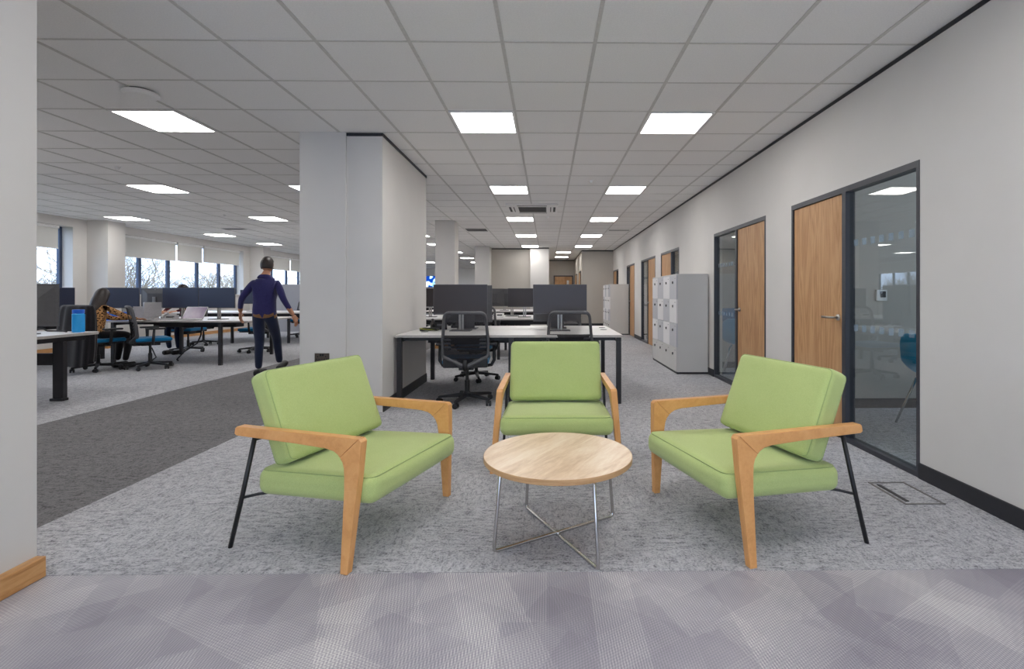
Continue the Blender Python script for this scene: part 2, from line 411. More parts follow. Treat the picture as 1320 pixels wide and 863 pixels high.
# doors in the right wall: (y0, y1, glass side) near->far
DOORS = [(3.175, 4.86, 'near'), (5.44, 7.14, 'far'), (9.05, 10.50, 'near'), (11.05, 12.72, 'far'), (13.70, 15.05, 'far'), (16.85, 18.15, 'near')]
DT = 2.065
mb = MB(); ycur = -3.0
for (a, b, g) in DOORS:
    mb.box(XR, XR + 0.12, ycur, a, 0, ZC); mb.box(XR, XR + 0.12, a, b, DT, ZC); ycur = b
mb.box(XR, XR + 0.12, ycur, 18.4, 0, ZC)
struct(mb, 'wall_right', M['wall'], 'long pale wall with oak doors and glazed side panels', 'wall')
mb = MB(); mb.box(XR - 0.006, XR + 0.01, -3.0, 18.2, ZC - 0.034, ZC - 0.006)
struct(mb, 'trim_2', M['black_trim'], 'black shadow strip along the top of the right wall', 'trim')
mb = MB(); ycur = -3.0
for (a, b, g) in DOORS:
    mb.box(XR - 0.012, XR, ycur, a, 0, 0.1); ycur = b
mb.box(XR - 0.012, XR, ycur, 18.2, 0, 0.1)
struct(mb, 'baseboard_right', M['black_trim'], 'charcoal skirting along the right wall', 'skirting')

def make_door(i, y0, y1, side, label):
    fw = 0.045; leafw = 0.86
    mb = MB(); X0, X1 = XR - 0.004, XR + 0.075
    mb.box(X0, X1, y0, y0 + fw * 0.6, 0, DT); mb.box(X0, X1, y1 - fw * 0.6, y1, 0, DT)
    mb.box(X0, X1, y0 + fw * 0.6, y1 - fw * 0.6, DT - fw, DT)
    if side == 'near': ym = y1 - leafw - 0.03; gl = (y0 + fw * 0.6, ym); lf = (ym + 0.05, y1 - fw * 0.6)
    else: ym = y0 + leafw + 0.03; gl = (ym, y1 - fw * 0.6); lf = (y0 + fw * 0.6, ym - 0.05)
    a, b = (ym, ym + 0.05) if side == 'near' else (ym - 0.05, ym)
    mb.box(X0, X1, a, b, 0, DT - fw)
    mb.box(X0, X1, gl[0], gl[1], 0, 0.035)
    o = tag(mb.build('door_%d' % i, M['frame']), label, 'door', kind='structure')
    leaf = MB().box(XR + 0.012, XR + 0.056, lf[0] + 0.003, lf[1] - 0.003, 0.006, DT - fw - 0.003).build('door_leaf', M['oak'], o, bevel=0.002)
    # lever handle, on the side next to the mullion
    hy = (lf[0] + 0.07) if side == 'near' else (lf[1] - 0.07); dr = 1 if side == 'near' else -1
    h = MB(); h.cyl((XR + 0.012, hy, 1.0), 0.026, -0.012, 20, axis='x')
    h.tube([(XR + 0.006, hy, 1.0), (XR - 0.045, hy, 1.0), (XR - 0.053, hy + dr * 0.01, 1.0), (XR - 0.053, hy + dr * 0.135, 1.0)], 0.0095, 10)
    h.build('door_handle', M['steel'], leaf, smooth=True)
    g = MB().box(XR + 0.030, XR + 0.036, gl[0], gl[1], 0.035, DT - fw).build('glass_pane', M['glass'], o)
    mk = MB(); n = int((gl[1] - gl[0] - 0.06) / 0.1)
    for z in (0.90, 1.575):
        for k in range(n):
            yy = gl[0] + 0.06 + k * 0.1
            mk.box(XR + 0.0285, XR + 0.0298, yy, yy + 0.048, z, z + 0.052)
    mk.build('glass_marking', M['frost'], g)
names = ['nearest oak office door with tall glass side panel showing a blue chair', 'second oak office door, glass panel on its far side, behind right armchair',
         'third oak office door rising behind the near lockers', 'fourth oak office door just beyond the near lockers',
         'fifth oak office door beside the far lockers', 'last oak office door at the far end of the right wall']
for i, (a, b, g) in enumerate(DOORS): make_door(i + 1, a, b, g, names[i])

# offices behind the right wall
WIN = []
mb = MB()
for y in (0.4, 5.16, 8.0, 11.0 - 0.3, 13.3, 16.2, 18.3): mb.box(XR + 0.12, 6.0, y, y + 0.12, 0, ZC)
struct(mb, 'wall_office', M['taupe'], 'plain partition walls between the small offices seen through the glass', 'wall')
mb = MB(); mb.box(6.0, 6.2, 0, 18.4, 0, 0.9); mb.box(6.0, 6.2, 0, 18.4, 2.5, ZC)
for y0, y1 in ((0, 1.0), (4.6, 5.9), (7.5, 8.8), (10.2, 11.2), (13.0, 13.8), (15.8, 16.6), (18.0, 18.4)): mb.box(6.0, 6.2, y0, y1, 0.9, 2.5)  # gaps left between these piers are added openings that let daylight into the offices
struct(mb, 'wall_outer', M['taupe'], 'outer wall of the small offices with unseen openings added for daylight', 'wall')
mb = MB()
for y in (5.16, 8.0, 10.7, 13.3, 16.2): mb.box(XR + 0.12, 6.0, y - 0.012, y, 0, 0.1)
struct(mb, 'baseboard_office', M['black_trim'], 'dark skirting inside the glazed offices', 'skirting')

# left near wall
mb = MB(); mb.box(-2.42, -2.16, -3.0, 2.12, 0, ZC); struct(mb, 'wall_left', M['wall'], 'plain pale wall end at the left edge', 'wall')
mb = MB(); mb.box(-2.16, -2.118, -3.0, 2.118, 0, 0.087)
struct(mb, 'baseboard_left', M['skirt_oak'], 'oak skirting at the foot of the near left wall', 'skirting', bevel=0.004)
mb = MB(); mb.box(-2.42, -1.9, -3.12, -3.0, 0, ZC); mb.box(1.9, 2.53, -3.12, -3.0, 0, ZC); mb.box(-1.9, 1.9, -3.12, -3.0, 0, 0.3); mb.box(-1.9, 1.9, -3.12, -3.0, 2.6, ZC)
struct(mb, 'wall_back', M['wall'], 'wall behind the viewer with an opening added for daylight', 'wall')
w = tag(MB().box(-1.9, -1.84, -3.09, -3.03, 0.3, 2.6).box(1.84, 1.9, -3.09, -3.03, 0.3, 2.6).box(-1.84, 1.84, -3.09, -3.03, 0.3, 0.36).box(-1.84, 1.84, -3.09, -3.03, 2.54, 2.6).build('window_6', M['frame']), 'broad unseen window added behind the viewer for daylight', 'window', kind='structure')  # unseen window added to bring daylight onto the ceiling and armchairs
MB().box(-1.84, 1.84, -3.064, -3.056, 0.36, 2.54).build('window_pane', M['winglass'], w)
mb = MB(); mb.box(-10.5, -2.42, -1.12, -1.0, 0, ZC); struct(mb, 'wall_front', M['wall'], 'end wall of the window side office', 'wall')

# interior columns
def column(x0, x1, y0, y1, label, skirt=None):
    o = struct(MB().box(x0, x1, y0, y1, 0, ZC), 'pillar', M['wall'], label, 'pillar')
    if skirt:
        e = 0.014
        MB().box(x0 - e, x1 + e, y0 - e, y1 + e, 0, 0.088).build('pillar_skirting', M[skirt], o)
    return o
pil = column(-2.49, -2.03, 5.0, 5.45, 'big pale square pillar behind the left armchair')
column(-2.48, -2.05, 10.93, 11.40, 'pale pillar beyond the first desk, with oak skirting', 'skirt_oak')
column(-2.47, -1.975, 16.80, 17.30, 'pale pillar at the left end of the taupe wall')
column(-0.606, 0.04, 17.20, 17.62, 'bright pale pillar in front of the taupe wall')
mb = MB(); mb.box(-2.028, -1.67, 5.02, 6.82, 0, ZC)
struct(mb, 'wall_stub', M['wall'], 'short wall running back from the big pillar', 'wall')
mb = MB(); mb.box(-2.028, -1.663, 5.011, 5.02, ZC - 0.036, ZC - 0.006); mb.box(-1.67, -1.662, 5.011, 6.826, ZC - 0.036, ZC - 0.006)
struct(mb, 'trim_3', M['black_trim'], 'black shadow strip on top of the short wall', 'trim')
mb = MB(); mb.box(-1.67, -1.658, 5.03, 6.82, 0, 0.11); struct(mb, 'baseboard_stub', M['black_trim'], 'charcoal skirting of the short wall', 'skirting')
# double socket on the pillar
so = tag(MB().box(-2.338, -2.192, 4.992, 5.0, 0.515, 0.601).build('wall_socket', M['gunmetal'], bevel=0.002), 'metal double power socket low on the big pillar', 'socket')
for cx in (-2.304, -2.226):
    MB().box(cx - 0.020, cx + 0.020, 4.9905, 4.992, 0.532, 0.580).build('socket_outlet', M['gunmetal'], so)
    for a, b, c, d_ in ((-0.004, 0.004, 0.562, 0.575), (-0.018, -0.006, 0.538, 0.545), (0.006, 0.018, 0.538, 0.545)):
        MB().box(cx + a, cx + b, 4.989, 4.991, c, d_).build('pin_slot', M['blackplastic'], so)
for cx in (-2.276, -2.254): MB().box(cx - 0.009, cx + 0.009, 4.988, 4.993, 0.572, 0.594).build('rocker_switch', M['blackplastic'], so)

# far end
mb = MB(); mb.box(1.26, 2.53, 18.2, 18.32, 0, ZC); mb.box(1.26, 1.38, 18.32, 23.4, 0, ZC)
struct(mb, 'wall_return', M['taupe'], 'taupe wall returning into the corridor at the far end', 'wall')
mb = MB(); mb.box(-1.975, -0.5, 17.5, 17.62, 0, ZC); mb.box(-2.1, -1.975, 17.3, 31, 0, ZC); mb.box(-0.5, -0.38, 17.62, 23.4, 0, ZC)
struct(mb, 'wall_taupe', M['taupe'], 'broad taupe wall beyond the second row of desks', 'wall')
mb = MB(); mb.box(-0.5, 1.4, 23.4, 23.52, 0, ZC); struct(mb, 'wall_end', M['taupe'], 'end wall of the corridor with an oak door', 'wall')
mb = MB(); mb.box(-10.5, -1.97, 31.0, 31.12, 0, ZC); struct(mb, 'wall_far', M['white'], 'far wall of the window side office', 'wall')
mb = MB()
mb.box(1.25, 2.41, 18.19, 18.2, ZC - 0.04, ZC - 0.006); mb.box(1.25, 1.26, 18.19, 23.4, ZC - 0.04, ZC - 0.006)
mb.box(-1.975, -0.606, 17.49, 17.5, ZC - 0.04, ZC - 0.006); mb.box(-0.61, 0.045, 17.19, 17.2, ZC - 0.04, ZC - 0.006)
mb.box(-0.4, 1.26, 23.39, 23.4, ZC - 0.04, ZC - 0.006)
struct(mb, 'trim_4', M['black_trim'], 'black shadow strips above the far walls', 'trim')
mb = MB(); mb.box(1.25, 2.41, 18.188, 18.2, 0, 0.13); mb.box(1.248, 1.26, 18.19, 23.4, 0, 0.13); mb.box(-1.97, -0.61, 17.488, 17.5, 0, 0.13)
struct(mb, 'baseboard_far', M['black_trim'], 'charcoal skirting along the far walls', 'skirting')
# end door and two corridor doors
d = tag(MB().box(0.28, 0.33, 23.35, 23.4, 0, 2.09).box(1.15, 1.2, 23.35, 23.4, 0, 2.09).box(0.33, 1.15, 23.35, 23.4, 2.04, 2.09).build('door_7', M['frame']), 'oak door with small vision panel at the corridor end', 'door', kind='structure')
lf = MB().box(0.333, 1.147, 23.365, 23.395, 0.005, 2.037).build('door_leaf', M['oak'], d)
MB().box(0.90, 1.0, 23.360, 23.366, 1.1, 1.86).build('vision_panel', M['white'], lf)
MB().tube([(0.42, 23.365, 1.0), (0.42, 23.32, 1.0), (0.54, 23.32, 1.0)], 0.01, 8).build('door_handle', M['steel'], lf)
for i, (a, b, lab) in enumerate(((18.75, 19.75, 'oak door just inside the corridor'), (21.3, 22.4, 'oak door deeper in the corridor'))):
    d = tag(MB().box(1.235, 1.26, a, a + 0.05, 0, 2.09).box(1.235, 1.26, b - 0.05, b, 0, 2.09).box(1.235, 1.26, a + 0.05, b - 0.05, 2.04, 2.09).build('door_%d' % (8 + i), M['frame']), lab, 'door', kind='structure')
    lf = MB().box(1.243, 1.26, a + 0.053, b - 0.053, 0.005, 2.037).build('door_leaf', M['oak'], d)
    MB().tube([(1.245, a + 0.13, 1.0), (1.2, a + 0.13, 1.0), (1.2, a + 0.25, 1.0)], 0.01, 8).build('door_handle', M['steel'], lf)

# window wall on the left
XW = -10.16; XG = -10.42
BAYS = [(-0.3, 4.72), (5.9, 10.72), (11.78, 16.66), (17.75, 22.65), (23.75, 28.6)]
ZS, ZH = 1.17, 2.64
mb = MB(); ycur = -1.0
for a, b in BAYS:
    mb.box(XW - 0.34, XW, ycur, a, 0, ZC); mb.box(XW - 0.34, XW, a, b, 0, ZS); mb.box(XW - 0.34, XW, a, b, ZH, ZC); ycur = b
mb.box(XW - 0.34, XW, ycur, 31.1, 0, ZC)
struct(mb, 'wall_window', M['wall'], 'long outer wall with wide windows over the desks', 'wall')
mb = MB(); mb.box(XW, XW + 0.015, -1.0, 31.0, 0, 0.09); struct(mb, 'baseboard_window', M['skirt_oak'], 'oak skirting below the windows', 'skirting')
for y in (5.05, 11.04, 17.0, 23.0, 29.0):
    o = struct(MB().box(XW, -9.70, y, y + 0.45, 0, ZC), 'pillar', M['wall'], 'pale pillar against the window wall at %s' % {5.05: 'the near end', 11.04: 'the seated woman', 17.0: 'the walking man', 23.0: 'the far bays', 29.0: 'the far corner'}[y], 'pillar')
    MB().box(XW + 0.015, -9.686, y - 0.014, y + 0.464, 0, 0.088).build('pillar_skirting', M['skirt_oak'], o)
MULL = {0: [0.9, 2.1, 3.3], 1: [7.0, 8.0, 9.0, 9.9], 2: [12.74, 13.70, 14.82, 15.80], 3: [18.8, 19.85, 20.8, 21.7], 4: [24.7, 25.7, 26.7, 27.7]}
for bi, (a, b) in enumerate(BAYS):
    mb = MB(); x0, x1 = XG - 0.03, XG + 0.03
    edges = [a] + MULL[bi] + [b]
    mb.box(x0, x1, a, a + 0.06, ZS, ZH); mb.box(x0, x1, b - 0.06, b, ZS, ZH)
    mb.box(x0, x1, a + 0.06, b - 0.06, ZS, ZS + 0.06); mb.box(x0, x1, a + 0.06, b - 0.06, ZH - 0.06, ZH)
    for y in MULL[bi]: mb.box(x0, x1, y - 0.045, y + 0.045, ZS + 0.06, ZH - 0.06)
    labs = ['window bay nearest the viewer', 'window bay beside the seated woman', 'window bay of four lights behind the monitors', 'window bay beyond the walking man', 'farthest window bay']
    w = tag(mb.build('window_%d' % (bi + 1), M['mullion']), labs[bi], 'window', kind='structure')
    ye = [a + 0.06] + sum([[y - 0.045, y + 0.045] for y in MULL[bi]], []) + [b - 0.06]
    for k in range(0, len(ye), 2):
        MB().box(XG - 0.004, XG + 0.004, ye[k], ye[k + 1], ZS + 0.06, ZH - 0.06).build('window_pane', M['winglass'], w)
    sl = MB().box(XG + 0.03, XW + 0.035, a, b, ZS, ZS + 0.025); sl.build('window_sill', M['white'], w)
# roller blinds
def blind(y0, y1, zb, label):
    e = empty('roller_blind', (XW - 0.11, (y0 + y1) / 2, zb), 0, label, 'blind', 'roller blinds in the windows')
    h = (y1 - y0) / 2 - 0.012
    MB().box(-0.002, 0.002, -h, h, 0.02, ZH - zb - 0.06).build('blind_fabric', M['blind'], e)
    MB().box(-0.01, 0.01, -h, h, 0, 0.022).build('bottom_rail', M['white'], e, bevel=0.003)
    MB().box(-0.04, 0.035, -h, h, ZH - zb - 0.06, ZH - zb - 0.001).build('cassette', M['white'], e, bevel=0.008)
for y0, y1, zb, lb in ((0.0, 2.3, 2.14, 'cream roller blind in the bay nearest the viewer, near half'), (2.35, 4.68, 2.14, 'cream roller blind in the bay nearest the viewer, far half'),
        (5.95, 8.2, 2.15, 'cream roller blind beside the seated woman, near half of the bay'), (8.22, 10.52, 2.15, 'cream roller blind left of the first window pillar'),
        (11.82, 13.80, 2.11, 'cream roller blind just right of the first window pillar'), (13.84, 14.84, 2.12, 'narrow cream roller blind in the middle of the central bay'),
        (14.88, 16.62, 2.15, 'cream roller blind beside the walking man'), (17.8, 19.85, 2.13, 'cream roller blind just beyond the walking man'),
        (19.9, 22.6, 2.13, 'cream roller blind seen next to the big pillar'), (23.8, 26.2, 2.13, 'cream roller blind in the farthest bay, near half'), (26.25, 28.55, 2.13, 'cream roller blind in the farthest bay, far half')):
    blind(y0, y1, zb, lb)

# outside
struct(MB().box(-90, -10.9, -40, 90, -3.6, -3.5), 'ground', M['grass'], 'dull grass outside the windows', 'ground')
def tree_mesh(seed):
    rnd = random.Random(seed); mb = MB()
    def grow(p, d, L, r, depth):
        q = p + d * L
        midp = p + d * L * 0.5 + Vector((rnd.uniform(-1, 1), rnd.uniform(-1, 1), 0)) * L * 0.05
        mb.tube([p, midp, q], [r, r * 0.85, r * 0.7], 5 if depth < 3 else 3, cap=False)
        if depth >= 6: return
        n = 4 if depth < 2 else 3
        for k in range(n):
            ax = Vector((rnd.uniform(-1, 1), rnd.uniform(-1, 1), rnd.uniform(-0.2, 0.5))).normalized()
            nd = (d * 0.85 + ax * rnd.uniform(0.45, 0.85)).normalized(); nd.z = max(nd.z, -0.05)
            s0 = q if k < 2 else p + d * L * rnd.uniform(0.5, 0.9)
            grow(s0, nd, L * rnd.uniform(0.6, 0.82), r * 0.6, depth + 1)
    grow(Vector((0, 0, 0)), Vector((0, 0, 1)), 1.9, 0.13, 0)
    return mb
tp = [tree_mesh(3).build('bare_tree', M['bark']), tree_mesh(11).build('bare_tree', M['bark'])]
for i, (x, y) in enumerate(((-19, 17.5), (-21, 20.5), (-19.5, 23.5), (-21.5, 26.5), (-20, 30), (-22, 34), (-20.5, 39), (-22, 45), (-19, 13))):
    o = tp[i] if i < 2 else tp[i % 2].copy()
    if i > 1: COL.objects.link(o)
    o.location = (x, y, -3.5); o.rotation_euler = (0, 0, i * 1.3); o.scale = (1.1 + 0.1 * (i % 3),) * 3
    tag(o, 'bare winter tree with fine branches standing outside the windows', 'tree', 'bare trees outside the windows')

# ------------------------------------------------------------------ ceiling fittings
def panel_proto():
    e = empty('ceiling_light', (0, 0, ZC), 0, 'x', 'ceiling light')
    f = MB()
    for (a, b, c, d_) in ((-0.292, 0.292, -0.292, -0.272), (-0.292, 0.292, 0.272, 0.292), (-0.292, -0.272, -0.272, 0.272), (0.272, 0.292, -0.272, 0.272)): f.box(a, b, c, d_, -0.012, -0.0005)
    f.build('light_frame', M['white'], e)
    MB().box(-0.272, 0.272, -0.272, 0.272, -0.0095, -0.0006).build('light_diffuser', M['light'], e)
    return e
pp = panel_proto(); first = True
A, B_, C_, D_, E_, F_ = -0.593, 1.207, -3.593, -5.993, -8.993, 0.607
ordn = ['nearest', 'second', 'third', 'fourth', 'fifth', 'sixth', 'seventh']
rows = []
for x, nm, yl in ((A, 'row above the centre armchair', [4.705, 7.705, 10.705, 13.705, 16.705]), (B_, 'row nearest the right wall', [4.705, 7.705, 10.705, 13.705, 16.705]),
                  (F_, 'pair above the far corridor', [19.105, 21.505]), (C_, 'row left of the big pillar', [4.705, 7.705, 10.705, 13.705, 16.105, 19.105, 22.105, 25.105, 28.705]),
                  (D_, 'row over the middle of the left desks', [7.705, 10.705, 13.705, 16.105, 19.105, 22.105, 25.105, 28.705]), (E_, 'row nearest the windows', [10.705, 13.705, 16.105, 19.105, 22.105])):  # farthest panel of the two longest rows is added to brighten the far wall
    for k, y in enumerate(yl): rows.append((x, y, 'square white ceiling light, %s of the %s' % ((ordn + ['eighth', 'added ninth'])[k], nm)))
for x, y in ((A, 1.705), (B_, 1.705), (A, -1.295), (B_, -1.295), (C_, 1.705), (D_, 4.705), (D_, 1.705), (E_, 7.705), (E_, 4.705), (E_, 1.705)):
    rows.append((x, y, 'lit square ceiling light outside the frame on the viewer\'s side'))
for x, y, lb in rows:
    o = pp if first else copy_tree(pp); first = False
    o.location = (x, y, ZC); o['label'] = lb; o['group'] = 'square ceiling lights'
# ceiling cassette
e = empty('air_conditioner', (-0.285, 9.36, ZC), 0, 'square ceiling air conditioning cassette between the light rows', 'air conditioner')
MB().box(-0.475, 0.475, -0.475, 0.475, -0.028, 0).build('cassette_panel', M['tile'], e, bevel=0.012)
g = MB().box(-0.26, 0.26, -0.27, 0.27, -0.033, -0.0285)
g.build('intake_grille', M['grille'], e)
g = MB()
for k in range(9): g.box(-0.25, 0.25, -0.25 + k * 0.06, -0.225 + k * 0.06, -0.037, -0.033)
g.build('grille_bars', M['vent'], e)
for sx, a in ((-1, 0), (1, 0)):
    g = MB(); g.box(sx * 0.41 - 0.02, sx * 0.41 + 0.02, -0.25, 0.25, -0.031, -0.0285); g.box(sx * 0.34 - 0.008, sx * 0.34 + 0.008, -0.25, 0.25, -0.031, -0.0285); g.build('outlet_slot', M['vent'], e)
for sy in (-1, 1): MB().box(-0.27, 0.27, sy * 0.39 - 0.02, sy * 0.39 + 0.02, -0.031, -0.0285).build('outlet_slot', M['vent'], e)
def vent(x, y, label, w=0.57, d_=0.57):
    e = empty('ceiling_vent', (x, y, ZC), 0, label, 'vent')
    f = MB()
    f.box(-w / 2, w / 2, -d_ / 2, -d_ / 2 + 0.025, -0.01, 0); f.box(-w / 2, w / 2, d_ / 2 - 0.025, d_ / 2, -0.01, 0); f.box(-w / 2, -w / 2 + 0.025, -d_ / 2 + 0.025, d_ / 2 - 0.025, -0.01, 0); f.box(w / 2 - 0.025, w / 2, -d_ / 2 + 0.025, d_ / 2 - 0.025, -0.01, 0)
    f.build('vent_frame', M['tile'], e)
    MB().box(-w / 2 + 0.025, w / 2 - 0.025, -d_ / 2 + 0.025, d_ / 2 - 0.025, -0.006, 0).build('vent_grille', M['vent'] , e)
vent(-1.793, 12.505, 'grey square ceiling vent near the middle pillar'); vent(1.807, 12.505, 'ceiling vent near the right wall', 0.57, 0.2)
vent(-7.8, 12.4, 'ceiling vent above the walking man', 0.6, 0.3); vent(-6.9, 15.2, 'ceiling vent left of the big pillar, deeper in', 0.6, 0.3)
e = empty('wireless_access_point', (-3.27, 4.02, ZC), 0, 'round white access point by the nearest left light', 'access point')
MB().cyl((0, 0, -0.045), 0.10, 0.020, 36, 0.125).cyl((0, 0, -0.025), 0.125, 0.012, 36, 0.12).build('access_point_body', M['tile'], e, smooth=False)
MB().cyl((0, 0, -0.013), 0.10, 0.012, 36).build('mounting_bracket', M['blackplastic'], e)
MB().cyl((0.02, -0.02, -0.0465), 0.004, 0.002, 12).build('status_light', M['white'], e)
for x, y, lb in ((-6.6, 10.2, 'small ceiling sensor left of the big pillar'), (0.0, 10.35, 'small ceiling sensor beside the air conditioning cassette'), (0.62, 7.1, 'small ceiling sprinkler between the second lights'), (-5.5, 6.4, 'small ceiling sprinkler before the second left light')):
    tag(MB().cyl((x, y, ZC - 0.008), 0.035, 0.008, 20).cyl((x, y, ZC - 0.035), 0.018, 0.027, 16, 0.025).build('ceiling_sensor', M['tile'], smooth=False), lb, 'sensor')

# ------------------------------------------------------------------ armchair
def make_armchair():
    e = empty('armchair', (0, 0, 0), 0, 'x', 'armchair', 'green armchairs around the coffee table')
    # local: forward = -Y, L measured from seat front, y = L - 0.4
    yo = -0.4
    tilt = 0.045
    def seat_shape(p):
        q = p.copy(); w, d_, h = 0.37, 0.33, 0.062
        if p.z > 0: q.z += 0.012 * (1 - (p.x / w) ** 2) * (1 - (p.y / d_) ** 2)
        q.z -= tilt * (p.y)           # rear lower
        q.y -= 0.0 if p.y > 0 else 0.012 * (1 - (p.x / w) ** 2) * (1 - (p.z / h) ** 2)
        return q
    seat = MB().rbox((0, 0.33 + yo, 0.318), (0.745, 0.66, 0.130), 0.048, 12, seat_shape).build('seat_cushion', M['green'], e, smooth=True)
    loop = []
    for x, y in roundpoly([(-0.3565, -0.3175), (0.3565, -0.3175), (0.3565, 0.3155), (-0.3565, 0.3155)], 0.05, 6):
        loop.append((x, y + 0.33 + yo, 0.318 + 0.0555 - tilt * y))
    MB().tube(loop, 0.0028, 6, closed=True).build('seat_seam', M['seam'], seat, smooth=True)
    # back cushion
    ang = R(21.5)
    T = Matrix.Translation((0, 0.547 + yo + 0.056, 0.622 - 0.02)) @ Matrix.Rotation(-ang, 4, 'X')
    def bshape(p):
        q = p.copy()
        if p.y < 0: q.y -= 0.012 * (1 - (p.x / 0.345) ** 2) * (1 - (p.z / 0.23) ** 2)
        return T @ q
    back = MB().rbox((0, 0, 0), (0.69, 0.122, 0.455), 0.038, 12, bshape).build('back_cushion', M['green'], e, smooth=True)
    for sy in (-0.046, 0.046):
        lp = [T @ Vector((x, sy, z)) for x, z in roundpoly([(-0.3375, -0.2205), (0.3375, -0.2205), (0.3375, 0.2205), (-0.3375, 0.2205)], 0.03, 5)]
        MB().tube(lp, 0.0026, 6, closed=True).build('back_seam', M['seam'], back, smooth=True)
    # wooden arm + front leg, mitred
    for sx in (-1, 1):
        def P(side):
            def f(u, v):
                xc = 0.374 + 0.052 * (0.565 - v) / 0.565
                th = 0.0215 - 0.004 * (0.565 - v) / 0.565
                return Vector((sx * (xc + side * th), u + yo, v))
            return f
        fa, fb = (P(-1), P(1)) if sx > 0 else (P(1), P(-1))
        mi = (0.150, 0.478)
        inner = [(0.118, 0.34), (0.122, 0.40), (0.126, 0.435), (0.135, 0.460), mi]
        leg = roundpoly([(0.046, 0.566), mi], [0, 0]) if False else None
        legp = [(0.052, 0.562), (0.044, 0.552), (0.050, 0.40), (0.078, 0.0), (0.114, 0.0)] + inner
        legp = [(0.056, 0.566)] + legp[1:]
        mb = MB(); mb.prism(legp, fa, fb); mb.build('leg', M['beech'], e, bevel=0.0035, bseg=3)
        armp = [(0.0565, 0.5662), (0.1504, 0.4782), (0.162, 0.490), (0.185, 0.503), (0.23, 0.511), (0.40, 0.5175), (0.745, 0.524), (0.758, 0.532), (0.755, 0.558), (0.745, 0.567)]
        mb = MB(); mb.prism(list(reversed(armp)), fb, fa) if False else mb.prism(armp, fa, fb)
        mb.build('armrest', M['beech'], e, bevel=0.0035, bseg=3)
        # rear leg: black steel
        xr = sx * 0.376
        MB().tube([(xr, 0.655 + yo, 0.522), (sx * 0.392, 0.715 + yo, 0.24), (sx * 0.412, 0.765 + yo, 0.0)], 0.0105, 10).build('rear_leg', M['blackmetal'], e, smooth=True)
        MB().tube([(sx * 0.393, 0.716 + yo, 0.232), (sx * 0.345, 0.675 + yo, 0.236), (sx * 0.28, 0.60 + yo, 0.238), (sx * 0.27, 0.16 + yo, 0.256)], 0.007, 8).build('side_rail', M['blackmetal'], e, smooth=True)
    mb = MB(); mb.tube([(-0.28, 0.60 + yo, 0.240), (0.28, 0.60 + yo, 0.240)], 0.009, 8); mb.tube([(-0.27, 0.16 + yo, 0.256), (0.27, 0.16 + yo, 0.256)], 0.009, 8)
    mb.build('cross_bar', M['blackmetal'], e, smooth=True)
    # plywood back support between the arms
    mb = MB(); 
    for z, L in ((0.50, 0.64), (0.54, 0.655)): mb.tube([(-0.352, L + yo + 0.035, z), (0.352, L + yo + 0.035, z)], 0.007, 8)
    mb.build('back_rail', M['blackmetal'], e, smooth=True)
    return e
ac = make_armchair()
place(ac, (0.060, 3.605, 0), 0, 'green armchair behind the coffee table, facing the viewer', 'green armchairs around the coffee table')
a2 = copy_tree(ac); place(a2, (-1.018, 2.625, 0), R(71.9), 'green armchair at the left of the coffee table, turned to the right', 'green armchairs around the coffee table')
a3 = copy_tree(ac); place(a3, (1.0625, 2.645, 0), R(-73.8), 'green armchair at the right of the coffee table, near the glazed door', 'green armchairs around the coffee table')

# ------------------------------------------------------------------ coffee table
e = empty('coffee_table', (0.050, 2.439, 0), 0, 'low round coffee table with light oak top on crossed chrome legs', 'coffee table')
mb = MB(); mb.cyl((0, 0, 0.3905), 0.362, 0.0195, 96); mb.build('tabletop', M['top'], e, bevel=0.0015)
mb = MB()
n = 96
o_ = MB()
pr = [(0.3622, 0.3855), (0.3632, 0.387), (0.3632, 0.4085), (0.3622, 0.410)]
rg = [[o_.bm.verts.new((r * math.cos(2 * PI * k / n), r * math.sin(2 * PI * k / n), z)) for k in range(n)] for r, z in [(0.36, 0.3855)] + pr + [(0.3605, 0.4102)]]
for a_, b_ in zip(rg[:-1], rg[1:]):
    for k in range(n): o_._f([a_[k], a_[(k + 1) % n], b_[(k + 1) % n], b_[k]])
o_.build('table_edge', M['edge'], e, smooth=False)
MB().cyl((0, 0, 0.3855), 0.36, 0.0045, 96).build('table_underside', M['edge'], e)
feet = [(0.167, -0.312), (-0.167, 0.312), (-0.294, -0.179), (0.294, 0.179)]
def chrome_loop(f0, f1, name, dz):
    pts = []
    for f, sgn in ((f0, 1), (f1, -1)):
        v = Vector((f[0], f[1], 0)); t = v * 0.91
        seg = [Vector((t.x * 0.6, t.y * 0.6, 0.379)), Vector((t.x * 0.97, t.y * 0.97, 0.379)), Vector((t.x, t.y, 0.372)), Vector((v.x, v.y, 0.028 + dz)), Vector((v.x * 0.995, v.y * 0.995, 0.012 + dz)), Vector((v.x * 0.96, v.y * 0.96, 0.0065 + dz))]
        pts += seg if sgn > 0 else list(reversed(seg))
        if sgn > 0: pts.append(Vector((0, 0, 0.0065 + dz)))
    MB().tube(pts, 0.0082, 12).build(name, M['chrome'], e, smooth=True)
chrome_loop(feet[0], feet[1], 'leg', 0.0); chrome_loop(feet[2], feet[3], 'leg', 0.012)
MB().cyl((0, 0, 0.004), 0.011, 0.02, 14).build('cross_joint', M['chrome'], e, smooth=True)

# floor box lid in the carpet
fb = empty('floor_box', (2.14, 2.94, 0), 0, 'rectangular floor socket box lid set in the carpet by the right wall', 'floor box')
mb = MB(); hw, hd = 0.115, 0.165
for (a, b, c, d_) in ((-hw, hw, -hd, -hd + 0.012), (-hw, hw, hd - 0.012, hd), (-hw, -hw + 0.012, -hd, hd), (hw - 0.012, hw, -hd, hd)): mb.box(a, b, c, d_, 0, 0.004)
mb.build('lid_frame', M['grille'], fb)
MB().box(-hw + 0.03, -hw + 0.05, -hd + 0.04, hd - 0.04, 0, 0.005).build('cable_flap', M['vent'], fb)

